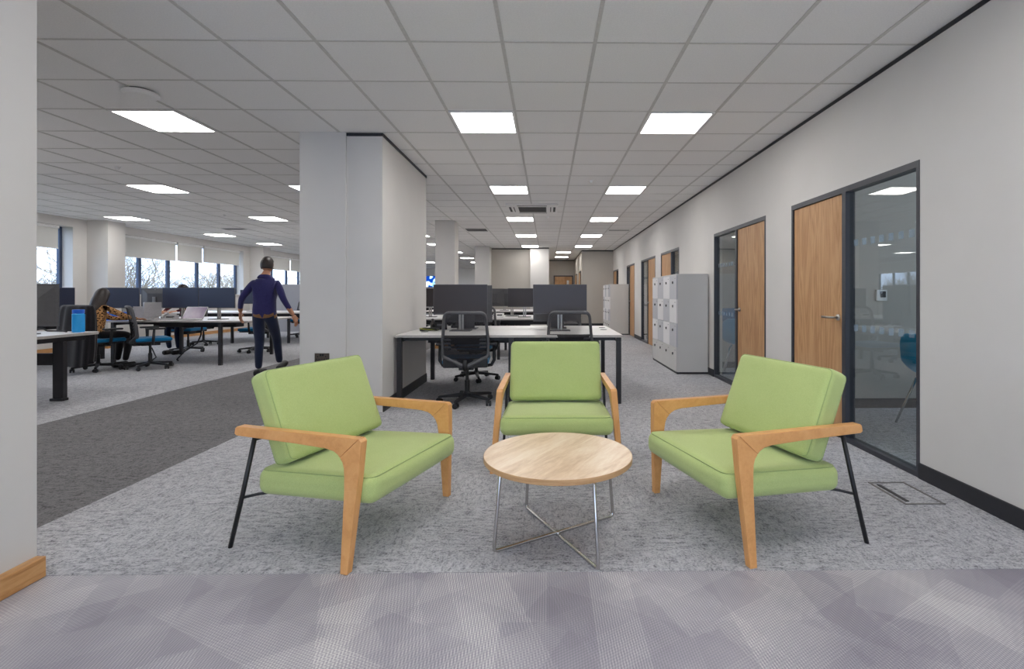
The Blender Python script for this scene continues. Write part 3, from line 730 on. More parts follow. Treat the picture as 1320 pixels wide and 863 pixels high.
# ------------------------------------------------------------------ office chair
def make_office_chair():
    e = empty('office_chair', (0, 0, 0), 0, 'x', 'office chair', 'mesh backed office chairs')
    # forward = +Y
    MB().rbox((0, 0.02, 0.475), (0.49, 0.47, 0.06), 0.028, 6).build('seat', M['blueseat'], e, smooth=True)
    MB().rbox((0, 0.02, 0.435), (0.44, 0.42, 0.03), 0.014, 4).rbox((0, -0.212, 0.466), (0.47, 0.035, 0.10), 0.016, 4).build('seat_shell', M['blackplastic'], e, smooth=True)
    MB().box(-0.08, 0.08, -0.12, 0.12, 0.375, 0.425).box(0.08, 0.2, 0.03, 0.05, 0.39, 0.40).box(0.17, 0.23, 0.02, 0.06, 0.387, 0.403).build('tilt_mechanism', M['blackplastic'], e, bevel=0.01)
    MB().cyl((0, 0, 0.11), 0.026, 0.14, 16).cyl((0, 0, 0.25), 0.018, 0.13, 16).build('gas_column', M['blackmetal'], e, smooth=False)
    mb = MB(); mb.cyl((0, 0, 0.075), 0.045, 0.05, 16, 0.035)
    for k in range(5):
        a = R(90 + 72 * k + 18); c, s = math.cos(a), math.sin(a); T = Matrix.Rotation(a, 4, 'Z')
        mb.prism([(0.02, 0.115), (0.02, 0.075), (0.30, 0.058), (0.315, 0.062), (0.315, 0.078), (0.29, 0.085)],
                 lambda u, v: T @ Vector((u, -0.022 + 0.008 * u / 0.3, v)), lambda u, v: T @ Vector((u, 0.022 - 0.008 * u / 0.3, v)))
    base = mb.build('star_base', M['blackplastic'], e, bevel=0.004)
    for k in range(5):
        a = R(90 + 72 * k + 18); T = Matrix.Translation((0.30 * math.cos(a), 0.30 * math.sin(a), 0)) @ Matrix.Rotation(a + 0.5 * k + 0.6, 4, 'Z')
        c = MB(); c.cyl((0, -0.026, 0.029), 0.029, 0.018, 18, axis='y'); c.cyl((0, 0.008, 0.029), 0.029, 0.018, 18, axis='y'); c.box(-0.012, 0.02, -0.008, 0.008, 0.03, 0.062)
        for v in c.bm.verts: v.co = T @ v.co
        c.build('castor', M['blackmetal'], base)
    # back: y as a function of z
    def yb(z, x): return -0.235 - 0.16 * (z - 0.45) ** 2 - 0.03 * (1 - math.cos((z - 0.45) * 5)) * 0.3 - 0.0 + 0.05 * (x / 0.24) ** 2
    outline = roundpoly([(-0.212, 1.0), (0.212, 1.0), (0.238, 0.70), (0.238, 0.53), (0.0, 0.425), (-0.238, 0.53), (-0.238, 0.70)], [0.07, 0.07, 0.3, 0.055, 0.09, 0.055, 0.3], 6)
    pts = [(x, yb(z, x), z) for x, z in outline]
    rad = [0.022 + 0.010 * max(0.0, min(1.0, (0.56 - p[2]) / 0.06)) for p in pts]
    MB().tube(pts, rad, 10, closed=True, flat=0.75).build('back_frame', M['greyframe'], e, smooth=True)
    # mesh
    def halfw(z):
        best = 0
        for i in range(len(outline)):
            (x0, z0), (x1, z1) = outline[i], outline[(i + 1) % len(outline)]
            if (z0 - z) * (z1 - z) <= 0 and abs(z0 - z1) > 1e-9:
                x = x0 + (x1 - x0) * (z - z0) / (z1 - z0); best = max(best, abs(x))
        return best
    def sheet(za, zb_, n, off=0.0):
        m = MB(); rws = []
        for i in range(n + 1):
            z = za + (zb_ - za) * i / n; w = max(halfw(z) - 0.006, 0.002)
            rws.append([m.bm.verts.new((w * t / 4, yb(z, w * t / 4) + off, z)) for t in range(-4, 5)])
        for a_, b_ in zip(rws[:-1], rws[1:]):
            for k in range(8): m._f([a_[k], a_[k + 1], b_[k + 1], b_[k]])
        return m
    sheet(0.76, 0.995, 8).build('back_mesh', M['mesh'], e, smooth=True); sheet(0.45, 0.76, 10).build('back_mesh', M['meshband'], e, smooth=True)
    mb = MB()
    for z in (0.715, 0.675, 0.635): mb.box(-0.22, 0.22, yb(z, 0) + 0.02, yb(z, 0) + 0.028, z - 0.011, z + 0.011)
    mb.build('lumbar_support', M['blackplastic'], e)
    MB().tube([(0, -0.06, 0.40), (0, -0.2, 0.40), (0, -0.262, 0.44), (0, -0.262, 0.50)], [0.03, 0.03, 0.028, 0.022], 10).build('back_spine', M['blackplastic'], e, smooth=True)
    for sx in (-1, 1):
        ar = MB().tube([(sx * 0.18, 0.0, 0.405), (sx * 0.265, 0.0, 0.415), (sx * 0.295, 0.0, 0.47), (sx * 0.295, 0.01, 0.64)], [0.018, 0.018, 0.02, 0.016], 10).build('arm_support', M['blackplastic'], e, smooth=True)
        MB().rbox((sx * 0.285, 0.03, 0.652), (0.085, 0.25, 0.028), 0.012, 3).build('arm_pad', M['blackplastic'], ar, smooth=True)
    return e
oc = make_office_chair()
CH = [(-0.885, 5.45, 4, 'mesh backed office chair at the left place of the first desk, left of centre armchair'),
      (0.255, 5.60, -4, 'mesh backed office chair directly behind the centre armchair'),
      (-1.00, 6.95, 176, 'office chair tucked in at the far side of the first desk'),
      (0.20, 7.10, 170, 'office chair hidden at the far side of the first desk, right place'),
      (-7.05, 7.85, -18, 'office chair with the seated woman and a black coat on its back'),
      (-6.40, 8.05, -44, 'empty office chair with blue seat in front of the left desks'),
      (-6.05, 10.35, 95, 'office chair with blue seat beside the walking man'),
      (-7.45, 10.35, 178, 'office chair carrying the person in red plaid'),
      (-8.1, 11.75, -10, 'office chair before the third left desk row'),
      (-6.95, 14.0, 172, 'office chair behind the far left desk, before the grey screen'),
      (-6.75, 4.75, -100, 'office chair at the near left desk, cut by the wall'),
      (-2.4, 8.55, 10, 'office chair at the second desk row, left end'),
      (-1.35, 8.7, 5, 'office chair at the second desk row seen under the first desk')]
for i, (x, y, a, lb) in enumerate(CH):
    o = oc if i == 0 else copy_tree(oc)
    place(o, (x, y, 0), R(a), lb, 'mesh backed office chairs')

# ------------------------------------------------------------------ desks
def bench(name, x0, x1, y0, y1, legs, label, split=True, gro=()):
    e = empty(name, ((x0 + x1) / 2, (y0 + y1) / 2, 0), 0, label, 'desk')
    cx, cy = (x0 + x1) / 2, (y0 + y1) / 2; ym = cy; zt = 0.75
    tops = ((y0, ym - 0.006), (ym + 0.006, y1)) if split else ((y0, y1),)
    for a, b in tops:
        t = MB(); t.box(x0 - cx, x1 - cx, a - cy, b - cy, zt - 0.001, zt); t.mi = 1; t.box(x0 - cx, x1 - cx, a - cy, b - cy, zt - 0.026, zt - 0.001)
        t.build('desktop', None, e, mats=[M['desktop'], M['deskedge']])
    w = 0.026
    for lx in legs:
        for yy in (y0 + 0.03, y1 - 0.03):
            MB().box(lx - w - cx, lx + w - cx, yy - w - cy, yy + w - cy, 0, zt - 0.075).build('leg', M['deskleg'], e, bevel=0.003)
        MB().box(lx - w - cx, lx + w - cx, y0 + 0.004 - cy, y1 - 0.004 - cy, zt - 0.075, zt - 0.0265).build('leg_frame', M['deskleg'], e, bevel=0.003)
    l0, l1 = min(legs), max(legs)
    for yy in (y0 + 0.10, y1 - 0.10):
        MB().box(l0 + w - cx, l1 - w - cx, yy - 0.015 - cy, yy + 0.015 - cy, zt - 0.065, zt - 0.028).build('beam', M['deskleg'], e)
    MB().box(l0 + 0.15 - cx, l1 - 0.15 - cx, -0.12, 0.12, zt - 0.15, zt - 0.085).build('cable_tray', M['deskleg'], e)
    for gx, gy in gro:
        MB().cyl((gx - cx, gy - cy, zt), 0.042, 0.004, 24).build('cable_grommet', M['greyframe'], e)
    return e
bench('bench_desk', -1.652, 0.815, 5.37, 6.98, [-1.61, -0.40, 0.775], 'white first double desk behind the centre armchair', gro=((-1.45, 5.85), (-1.45, 6.55), (0.72, 6.55), (0.70, 6.2)))
bench('bench_desk', -3.35, 0.25, 9.05, 10.65, [-3.3, -2.1, -0.9, 0.2], 'white second row of desks behind the first desk')
bench('bench_desk', -3.35, 0.25, 13.1, 14.7, [-3.3, -2.1, -0.9, 0.2], 'white third row of desks before the taupe wall')
bench('bench_desk', -7.75, -5.02, 8.36, 9.96, [-7.28, -5.50], 'long desk in front of the walking man, with monitors and laptop')
bench('bench_desk', -10.0, -8.15, 7.7, 9.3, [-9.9, -8.25], 'desk below the window left of the black coat')
bench('bench_desk', -9.4, -4.9, 12.15, 13.75, [-9.0, -7.7, -6.33, -5.1], 'far left desk behind the walking man')
# near left desk with broad blade leg
e = empty('bench_desk', (-6.2, 5.0, 0), 0, 'near left desk holding a blue bottle, cut by the wall', 'desk')
t = MB(); pl = roundpoly([(-1.4, -1.2), (0.93, -1.2), (0.86, 0.98), (-1.4, 0.98)], [0, 0.12, 0.05, 0], 6)
t.prism(pl, lambda u, v: Vector((u, v, 0.749)), lambda u, v: Vector((u, v, 0.75))); t.mi = 1; t.prism(pl, lambda u, v: Vector((u, v, 0.72)), lambda u, v: Vector((u, v, 0.749)))
t.build('desktop', None, e, mats=[M['desktop'], M['deskedge']])
MB().box(0.665, 0.785, 0.60, 0.65, 0.03, 0.66).box(0.65, 0.79, 0.58, 0.66, 0, 0.03).build('leg', M['deskleg'], e, bevel=0.004)
MB().box(0.665, 0.785, -0.75, -0.70, 0.03, 0.66).box(0.65, 0.79, -0.77, -0.69, 0, 0.03).build('leg', M['deskleg'], e, bevel=0.004)
MB().box(0.69, 0.76, -0.9, 0.9, 0.66, 0.72).build('leg_frame', M['deskleg'], e)
MB().box(-1.3, 0.665, 0.595, 0.645, 0.40, 0.53).build('beam', M['deskleg'], e)
MB().box(-1.3, -1.17, 0.60, 0.65, 0.0, 0.66).build('leg', M['deskleg'], e)

# ------------------------------------------------------------------ monitors
def make_monitor(scr='screen', logo=False, w=0.61, h=0.362, zb=0.20):
    e = empty('monitor', (0, 0, 0.75), 0, 'x', 'monitor', 'computer monitors on the desks')
    hs = MB(); hs.box(-w / 2, w / 2, -0.012, 0.006, zb, zb + h); hs.build('monitor_housing', M['greyframe'], e, bevel=0.003)
    MB().box(-w / 2 + 0.006, w / 2 - 0.006, -0.0135, -0.0121, zb + 0.015, zb + h - 0.006).build('screen', M[scr], e)
    b = MB(); zc = zb + h / 2
    A_ = [(-w / 2 + 0.03, zb + 0.02), (w / 2 - 0.03, zb + 0.02), (w / 2 - 0.03, zb + h - 0.02), (-w / 2 + 0.03, zb + h - 0.02)]
    B2 = [(-0.15, zc - 0.10), (0.15, zc - 0.10), (0.15, zc + 0.08), (-0.15, zc + 0.08)]
    va = [b.bm.verts.new((x, 0.0062, z)) for x, z in A_]; vb_ = [b.bm.verts.new((x, 0.04, z)) for x, z in B2]
    b._f(list(reversed(vb_))); b._f(va)
    for k in range(4): b._f([va[k], vb_[k], vb_[(k + 1) % 4], va[(k + 1) % 4]])
    bk = b.build('monitor_back', M['greyframe'], e)
    if logo:
        l = MB()   # two slanted letters h p in a ring
        z0 = zb + h - 0.045; yv = 0.009
        def bar(x0, z0_, x1, z1_, r=0.003): l.tube([(x0, yv, z0_), (x1, yv, z1_)], r, 6)
        bar(0.020, z0 + 0.025, 0.012, z0 - 0.012); bar(0.016, z0 + 0.008, 0.004, z0 + 0.008); bar(0.004, z0 + 0.008, -0.001, z0 - 0.012)
        bar(-0.008, z0 + 0.010, -0.016, z0 - 0.026); bar(-0.008, z0 + 0.010, -0.020, z0 + 0.010); bar(-0.020, z0 + 0.010, -0.024, z0 - 0.010); bar(-0.024, z0 - 0.010, -0.012, z0 - 0.010)
        l.build('logo', M['silver'], bk)
    if zb > 0.15: MB().box(-0.030, -0.006, 0.041, 0.058, 0.012, zb + h * 0.55).box(0.006, 0.030, 0.041, 0.058, 0.012, zb + h * 0.55).box(-0.030, 0.030, 0.044, 0.060, zb + 0.1, zb + h * 0.55).build('neck', M['steel'], e, bevel=0.002)
    else: MB().box(-0.09, 0.09, 0.030, 0.045, 0.010, zb + 0.16).build('neck', M['greyframe'], e, bevel=0.002)
    MB().rbox((0, 0.03, 0.006), (0.25, 0.20, 0.012), 0.005, 3).build('monitor_foot', M['greyframe'], e, smooth=False)
    return e
mt = make_monitor(w=0.62, h=0.475, zb=0.085); mp = make_monitor(w=0.648); mb_ = make_monitor('screenblue', w=0.632); ml = make_monitor('screenblue', True)
used = set()
def mon(proto, x, y, rz, label, z=0.75):
    if proto.name in used: o = copy_tree(proto)
    else: o = proto; used.add(proto.name)
    place(o, (x, y, z), R(rz), label, 'computer monitors on the desks'); return o
mon(mp, -1.05, 5.98, 0, 'black monitor facing the viewer on the first desk, left one')
mon(mp, 0.148, 5.98, 0, 'black monitor facing the viewer on the first desk, right one')
mon(mt, -1.03, 6.42, 180, 'monitor back to back behind the left monitor of the first desk')
mon(mt, 0.12, 6.52, 180, 'monitor back to back behind the right monitor of the first desk')
mon(mp, -0.45, 9.62, 0, 'black monitor facing the viewer on the second desk row')
mon(mp, -1.18, 9.95, 205, 'monitor with its back turned on the second desk row, beside the first left monitor')
mon(mp, -0.72, 10.15, 172, 'rearmost monitor with its back turned on the second desk row')
mon(mp, -2.3, 9.7, 5, 'black monitor at the left end of the second desk row')
mon(mp, -1.2, 13.75, 0, 'monitor on the third desk row, left'); mon(mp, -0.25, 13.75, 0, 'monitor on the third desk row, right')
mon(mb_, -6.46, 8.80, 0, 'bluish dark monitor on the left desk, left of the close pair above the laptop')
mon(mb_, -5.825, 8.80, 0, 'bluish dark monitor on the left desk, right of the close pair above the laptop')
mon(mb_, -7.50, 8.80, 2, 'bluish dark monitor above the blue crate, right of the seated woman')
mon(ml, -7.20, 9.2, 174, 'monitor showing its logo back on the left desk')
mon(mb_, -8.55, 8.6, 40, 'slim bluish monitor left of the black coat')
mon(mt, -5.76, 5.50, 200, 'dark monitor with its back turned on the near left desk')
mon(mb_, -7.6, 12.85, 0, 'monitor on the far left desk row')

# small desk items
def phone(x, y, rz, label, mat='blackplastic'):
    e = empty('desk_phone', (x, y, 0.75), R(rz), label, 'telephone', 'desk telephones')
    MB().prism([(-0.10, 0.0), (0.10, 0.0), (0.10, 0.085), (0.06, 0.09), (-0.10, 0.025)], lambda u, v: Vector((-0.10, u, v)), lambda u, v: Vector((0.10, u, v))).build('phone_body', M[mat], e, bevel=0.006)
    MB().tube([(-0.07, -0.085, 0.045), (-0.07, -0.06, 0.062), (-0.07, 0.05, 0.11), (-0.07, 0.085, 0.112)], [0.022, 0.014, 0.014, 0.023], 10).build('handset', M[mat], e, smooth=True)
    MB().box(-0.02, 0.075, -0.06, 0.03, 0.045, 0.068).build('keypad', M['greyframe'], e)
phone(-1.38, 6.28, 15, 'black desk phone on the first desk beside the short wall'); phone(-1.15, 6.60, -20, 'black desk phone behind the left monitor of the first desk')
phone(-6.05, 5.72, 30, 'black desk phone by the blue bottle'); phone(-0.93, 9.35, 0, 'white desk phone on the second desk row, right one', 'white'); phone(-1.18, 9.35, 10, 'white desk phone on the second desk row, left one', 'white')
phone(-6.51, 8.60, 10, 'grey desk phone in front of the close pair of monitors', 'silver')
def cable(pts, r, name, mat, label, cat='cable'):
    return tag(MB().tube(pts, r, 8).build(name, M[mat], smooth=True), label, cat)
rr = random.Random(5); P_ = []
for k in range(70):
    a = k * 0.55; P_.append((-1.42 + 0.10 * math.cos(a) + 0.012 * rr.uniform(-1, 1), 5.98 + 0.06 * math.sin(a * 1.13), 0.760 + 0.012 * (1 + math.sin(a * 0.7)) ))
cable(P_, 0.006, 'cable_coil', 'blackplastic', 'tangled black cable lying on the first desk')
cable([(x, y - 0.03, z + 0.004) for x, y, z in P_[5:14]], 0.0025, 'lanyard', 'yellow', 'yellow green cord lying with the black cable', 'cord')
cable([(-6.05, 5.85, 0.76), (-5.95, 5.90, 0.79), (-5.85, 5.86, 0.765), (-5.70, 5.9, 0.76), (-5.61, 5.84, 0.757)], 0.009, 'phone_cable', 'blackplastic', 'black cable trailing on the near left desk')
cable([(-6.3, 9.1, 0.66), (-6.32, 9.1, 0.45), (-6.42, 9.15, 0.3), (-6.62, 9.1, 0.15), (-6.68, 9.0, 0.02), (-6.62, 8.95, 0.008)], 0.013, 'cable_duct', 'blackplastic', 'black cable drop hanging under the left desk')
cable([(-7.15, 8.9, 0.62), (-7.18, 8.95, 0.45), (-7.3, 9.1, 0.3), (-7.28, 9.2, 0.2), (-7.05, 9.0, 0.06), (-7.0, 8.8, 0.008)], 0.011, 'cable_duct', 'blackplastic', 'black cable drop between the woman and the empty chair')
# blue bottle
e = empty('water_bottle', (-5.49, 5.86, 0.75), 0, 'bright blue water bottle on the near left desk', 'bottle')
MB().cyl((0, 0, 0), 0.052, 0.012, 32, 0.058).cyl((0, 0, 0.012), 0.058, 0.195, 32).cyl((0, 0, 0.207), 0.058, 0.013, 32, 0.05).build('bottle_body', M['bottle'], e)
MB().cyl((0, 0, 0.22), 0.055, 0.045, 32).build('bottle_cap', M['bottlecap'], e, bevel=0.004)
# blue crate
e = empty('storage_crate', (-7.33, 8.56, 0.75), R(3), 'blue plastic box on the left desk beside the woman', 'box')
m_ = MB(); m_.box(-0.16, 0.16, -0.1, 0.1, 0, 0.008); m_.box(-0.16, 0.16, -0.1, -0.092, 0.008, 0.13); m_.box(-0.16, 0.16, 0.092, 0.1, 0.008, 0.13); m_.box(-0.16, -0.152, -0.092, 0.092, 0.008, 0.13); m_.box(0.152, 0.16, -0.092, 0.092, 0.008, 0.13)
m_.build('crate_body', M['bluebox'], e); MB().box(-0.17, 0.17, -0.11, 0.11, 0.13, 0.142).build('crate_lid', M['bluebox'], e, bevel=0.003)
MB().box(0.03, 0.10, -0.106, -0.1, 0.04, 0.08).build('crate_latch', M['bottlecap'], e)
# laptops
def laptop(x, y, rz, label, open_=105, lid='laptopscreen', w=0.36):
    e = empty('laptop', (x, y, 0.75), R(rz), label, 'laptop', 'laptops on the left desk')
    MB().rbox((0, 0, 0.009), (w, 0.24, 0.016), 0.006, 3).build('laptop_base', M['silver'], e)
    MB().box(-w / 2 + 0.03, w / 2 - 0.03, -0.02, 0.09, 0.0172, 0.0185).build('keyboard', M['greyframe'], e)
    T = Matrix.Translation((0, 0.118, 0.018)) @ Matrix.Rotation(-R(open_ - 90), 4, 'X')
    l = MB().box(-w / 2, w / 2, 0, 0.007, 0, 0.235, T).build('laptop_lid', M['silver'], e)
    MB().box(-w / 2 + 0.008, w / 2 - 0.008, -0.0015, -0.0002, 0.012, 0.228, T).build('laptop_screen', M[lid], l)
laptop(-6.17, 8.52, -10, 'open laptop with purple screen on the left desk', 118, w=0.42)
laptop(-7.02, 8.83, 200, 'open silver laptop seen from behind near the logo monitor', 112, 'screen', 0.34)
e = empty('tablet_stand', (-6.72, 8.5, 0.75), R(78), 'upright silver screen seen edge on, by the empty office chair', 'stand')
MB().box(-0.15, 0.15, -0.018, 0.018, 0.06, 0.31).build('panel', M['silver'], e, bevel=0.008); MB().rbox((0, 0, 0.006), (0.2, 0.14, 0.012), 0.005, 3).build('foot', M['silver'], e); MB().box(-0.03, 0.03, -0.01, 0.01, 0.012, 0.06).build('stem', M['silver'], e)
for x, y, rz, lb in ((-6.25, 8.45, 12, 'white paper sheet left of the purple laptop'), (-5.45, 8.62, -8, 'white paper sheet right of the purple laptop')):
    T = Matrix.Translation((x, y, 0.7505)) @ Matrix.Rotation(R(rz), 4, 'Z')
    tag(MB().box(-0.105, 0.105, -0.148, 0.148, 0, 0.002, T).build('paper_sheet', M['white']), lb, 'paper')

# grey screen partition and wall display
e = empty('partition_screen', (-7.2, 15.2, 0), 0, 'low grey fabric screen behind the far left desk', 'screen')
MB().box(-1.3, 1.3, -0.02, 0.02, 0.06, 1.5).build('screen_panel', M['panelgrey'], e, bevel=0.006)
for x in (-1.2, 1.2): MB().box(x - 0.03, x + 0.03, -0.2, 0.2, 0, 0.02).box(x - 0.02, x + 0.02, -0.015, 0.015, 0.02, 0.06).build('screen_foot', M['silver'], e)
e = empty('wall_display', (-7.45, 30.97, 2.0), 0, 'blue lit display on the far wall', 'television')
MB().box(-0.62, 0.62, -0.03, 0.03, -0.36, 0.36).build('display_housing', M['blackplastic'], e); MB().box(-0.6, 0.6, -0.034, -0.0302, -0.34, 0.34).build('display_face', M['tv'], e)
# far shelving beneath the display
e = empty('shelf_unit', (-5.6, 23.0, 0), 0, 'open white shelf unit below the wall display', 'shelf')
for x in (-0.6, -0.2, 0.2, 0.6): MB().box(x - 0.015, x + 0.015, -0.2, 0.2, 0, 1.38).build('upright', M['white'], e)
for z in (0.1, 0.5, 0.9, 1.34): MB().box(-0.6, 0.6, -0.2, 0.2, z, z + 0.025).build('shelf_board', M['white'], e)
bench('bench_desk', -5.4, -2.9, 17.5, 19.1, [-5.3, -3.0], 'farthest desk seen beside the short wall')
mon(mp, -3.75, 18.0, 0, 'small far monitor seen just right of the short wall')

# ------------------------------------------------------------------ lockers
def lockers(x0, y0, label, pattern, depth):
    e = empty('locker_unit', (x0, y0, 0), 0, label, 'lockers')
    W = 1.68; H = 1.50
    MB().box(0.0, depth, 0, W, 0.0, 0.03).build('plinth', M['deskleg'], e)
    MB().box(0.012, depth, 0, W, 0.03, H - 0.018).build('locker_carcass', M['locker_g'], e)
    MB().box(-0.004, depth, -0.003, W + 0.003, H - 0.018, H).build('locker_top', M['locker_g'], e, bevel=0.002)
    hh = (H - 0.018 - 0.035) / 4
    for r in range(4):
        for c in range(4):
            z1 = H - 0.02 - r * hh; z0 = z1 - hh; y1 = 0.42 * (c + 1)
            d_ = MB().box(-0.008, 0.0115, 0.42 * c + 0.002, y1 - 0.002, z0 + 0.002, z1 - 0.002).build('locker_door', M[{'w': 'locker_w', 'g': 'locker_d', 's': 'locker_g'}[pattern[r][c]]], e, bevel=0.001)
            yy = 0.42 * c + 0.20
            MB().cyl((-0.008, yy, z1 - 0.10), 0.012, -0.014, 14, axis='x').box(-0.022, -0.008, yy - 0.004, yy + 0.004, z1 - 0.125, z1 - 0.10).build('lock', M['blackplastic'], d_)
            MB().box(-0.0095, -0.0081, 0.42 * c + 0.06, 0.42 * c + 0.10, z1 - 0.05, z1 - 0.042).build('number_plate', M['greyframe'], d_)
lockers(1.93, 7.37, 'near bank of white and grey lockers against the right wall', ['gwgw', 'wgwg', 'gwgw', 'ssss'], 0.465)
lockers(1.84, 14.62, 'far bank of white and grey lockers against the right wall', ['gwgw', 'wwwg', 'gwgw', 'ssss'], 0.555)

# ------------------------------------------------------------------ inside the glazed offices
def shell_chair(x, y, rz, label):
    e = empty('tub_chair', (x, y, 0), R(rz), label, 'chair', 'blue shell chairs in the glazed offices')
    m = MB(); rows_ = []
    prof = [(0.23, 0.46), (0.20, 0.445), (0.08, 0.435), (-0.08, 0.44), (-0.17, 0.48), (-0.215, 0.58), (-0.235, 0.70), (-0.245, 0.80), (-0.245, 0.84)]
    wid = [0.20, 0.225, 0.245, 0.255, 0.27, 0.275, 0.26, 0.22, 0.15]; lift = [0.0, 0.02, 0.06, 0.10, 0.10, 0.05, 0.02, 0.0, 0.0]; fwd = [0, 0, 0, 0.01, 0.06, 0.12, 0.10, 0.06, 0.03]
    for (py, pz), w, l_, f_ in zip(prof, wid, lift, fwd):
        rows_.append([m.bm.verts.new((w * t, py + f_ * abs(t) ** 2.2, pz + l_ * abs(t) ** 2.5)) for t in [k / 6 for k in range(-6, 7)]])
    for a_, b_ in zip(rows_[:-1], rows_[1:]):
        for k in range(12): m._f([a_[k], a_[k + 1], b_[k + 1], b_[k]])
    o = m.build('seat_shell', M['shellblue'], e, smooth=True)
    so_ = o.modifiers.new('thick', 'SOLIDIFY'); so_.thickness = 0.018; sb = o.modifiers.new('sub', 'SUBSURF'); sb.levels = sb.render_levels = 1
    for sx in (-1, 1):
        for sy in (-1, 1): MB().tube([(sx * 0.12, sy * 0.10, 0.425), (sx * 0.23, sy * 0.22, 0.0)], [0.012, 0.009], 8).build('leg', M['chrome'], e, smooth=True)
shell_chair(3.52, 4.42, -70, 'blue tub chair behind the nearest glass panel'); shell_chair(2.86, 7.35, -25, 'blue tub chair behind the second glass panel')
e = empty('meeting_table', (4.35, 3.7, 0), 0, 'white table inside the nearest glazed office', 'table')
MB().rbox((0, 0, 0.738), (1.3, 1.1, 0.024), 0.01, 4).build('tabletop', M['desktop'], e)
for sx in (-1, 1):
    for sy in (-1, 1): MB().tube([(sx * 0.5, sy * 0.4, 0.726), (sx * 0.56, sy * 0.46, 0.0)], 0.02, 10).build('leg', M['deskleg'], e)
e = empty('room_controller', (3.50, 5.16, 1.18), 0, 'small wall controller on the office wall behind the glass', 'thermostat')
MB().box(-0.055, 0.055, -0.022, 0, -0.055, 0.06).build('controller_body', M['white'], e, bevel=0.004); MB().box(-0.018, 0.040, -0.0235, -0.0221, -0.02, 0.045).build('controller_screen', M['blackplastic'], e)
tag(MB().box(2.56, 4.6, 7.985, 8.0, 0.75, 0.97).build('pin_rail', M['blueseat']), 'blue panel on the office wall behind the second glass panel', 'panel')

# ------------------------------------------------------------------ people
def skin_body(verts, edges, root, sub=2):
    """verts: name -> (x,y,z, rx, ry)"""
    ids = {k: i for i, k in enumerate(verts)}
    me = bpy.data.meshes.new('t'); me.from_pydata([v[:3] for v in verts.values()], [(ids[a], ids[b]) for a, b in edges], [])
    o = bpy.data.objects.new('t', me); COL.objects.link(o)
    m = o.modifiers.new('s', 'SKIN'); m.use_smooth_shade = True; m.branch_smoothing = 0.35
    for k, v in verts.items():
        sv = me.skin_vertices[0].data[ids[k]]; sv.radius = (v[3], v[4]); sv.use_root = (k == root)
    sb = o.modifiers.new('u', 'SUBSURF'); sb.levels = sb.render_levels = sub
    dg = bpy.context.evaluated_depsgraph_get(); dg.update()
    r = bpy.data.meshes.new_from_object(o.evaluated_get(dg)); bpy.data.objects.remove(o)
    return r
def hand_into(bm, wrist, d, palm_n, side, L=0.185, curl=0.5):
    """palm + five bent fingers; d = direction, palm_n = palm facing"""
    d = Vector(d).normalized(); nrm = Vector(palm_n); nrm = (nrm - d * nrm.dot(d)).normalized(); w = d.cross(nrm) * side
    wrist = Vector(wrist)
    mb = MB(); mb.bm.free(); mb.bm = bm; mb.mi = 0
    T = Matrix((( w.x, d.x, nrm.x, wrist.x + d.x * L * 0.26), (w.y, d.y, nrm.y, wrist.y + d.y * L * 0.26), (w.z, d.z, nrm.z, wrist.z + d.z * L * 0.26), (0, 0, 0, 1)))
    mb.rbox((0, 0, 0), (L * 0.44, L * 0.56, L * 0.16), L * 0.075, 2, lambda p: T @ p)
    for k, (off, ln) in enumerate(((-0.17, 0.40), (-0.06, 0.46), (0.05, 0.43), (0.16, 0.33))):
        p = wrist + d * L * 0.50 + w * L * off; q = d.copy(); pts = [p - d * 0.012]; rad = [0.0095]
        for j, f in enumerate((0.42, 0.33, 0.25)):
            q = (q * math.cos(curl * 0.55) + nrm * math.sin(curl * 0.55)).normalized(); p = p + q * ln * L * f * 1.0; pts.append(p.copy()); rad.append(0.0088 - 0.001 * j)
        mb.tube(pts, rad, 8)
    p = wrist + d * L * 0.18 - w * L * 0.20; q = (d * 0.6 - w * 0.75 + nrm * 0.25).normalized(); pts = [p]; rad = [0.012]
    for f in (0.2, 0.17): p = p + q * L * f; pts.append(p.copy()); rad.append(0.0098); q = (q + d * 0.5).normalized()
    mb.tube(pts, rad, 8)
def head_into(bm, c, face, up, H=0.235):
    """head ellipsoid with nose, brow, chin and ears; face = facing dir"""
    face = Vector(face).normalized(); up = Vector(up).normalized(); up = (up - face * up.dot(face)).normalized(); rt = face.cross(up)
    T = Matrix(((rt.x, face.x, up.x, c[0]), (rt.y, face.y, up.y, c[1]), (rt.z, face.z, up.z, c[2]), (0, 0, 0, 1)))
    b = bmesh.new(); bmesh.ops.create_uvsphere(b, u_segments=24, v_segments=16, radius=1)
    for v in b.verts:
        x, y, z = v.co; x *= 0.078; y *= 0.098; z *= H / 2
        if z < 0: x *= 1 - 0.30 * (-z / (H / 2)); y *= 1 - 0.22 * (-z / (H / 2)) if y < 0 else 1.0
        if y > 0.05:
            g = math.exp(-((x / 0.016) ** 2 + ((z + 0.015) / 0.028) ** 2)); y += 0.024 * g
            for ex in (-0.032, 0.032): y -= 0.010 * math.exp(-(((x - ex) / 0.016) ** 2 + ((z - 0.012) / 0.012) ** 2))
            y += 0.006 * math.exp(-((x / 0.026) ** 2 + ((z + 0.062) / 0.010) ** 2)) + 0.010 * math.exp(-((x / 0.02) ** 2 + ((z + 0.1) / 0.02) ** 2))
        v.co = T @ Vector((x, y, z))
    for sx in (-1, 1):
        bmesh.ops.create_uvsphere(b, u_segments=8, v_segments=6, radius=1, matrix=T @ Matrix.Translation((sx * 0.078, -0.005, 0.0)) @ Matrix.Diagonal((0.010, 0.018, 0.032, 1)))
    t = bpy.data.meshes.new('h'); b.to_mesh(t); b.free(); bm.from_mesh(t); bpy.data.meshes.remove(t)
    return T
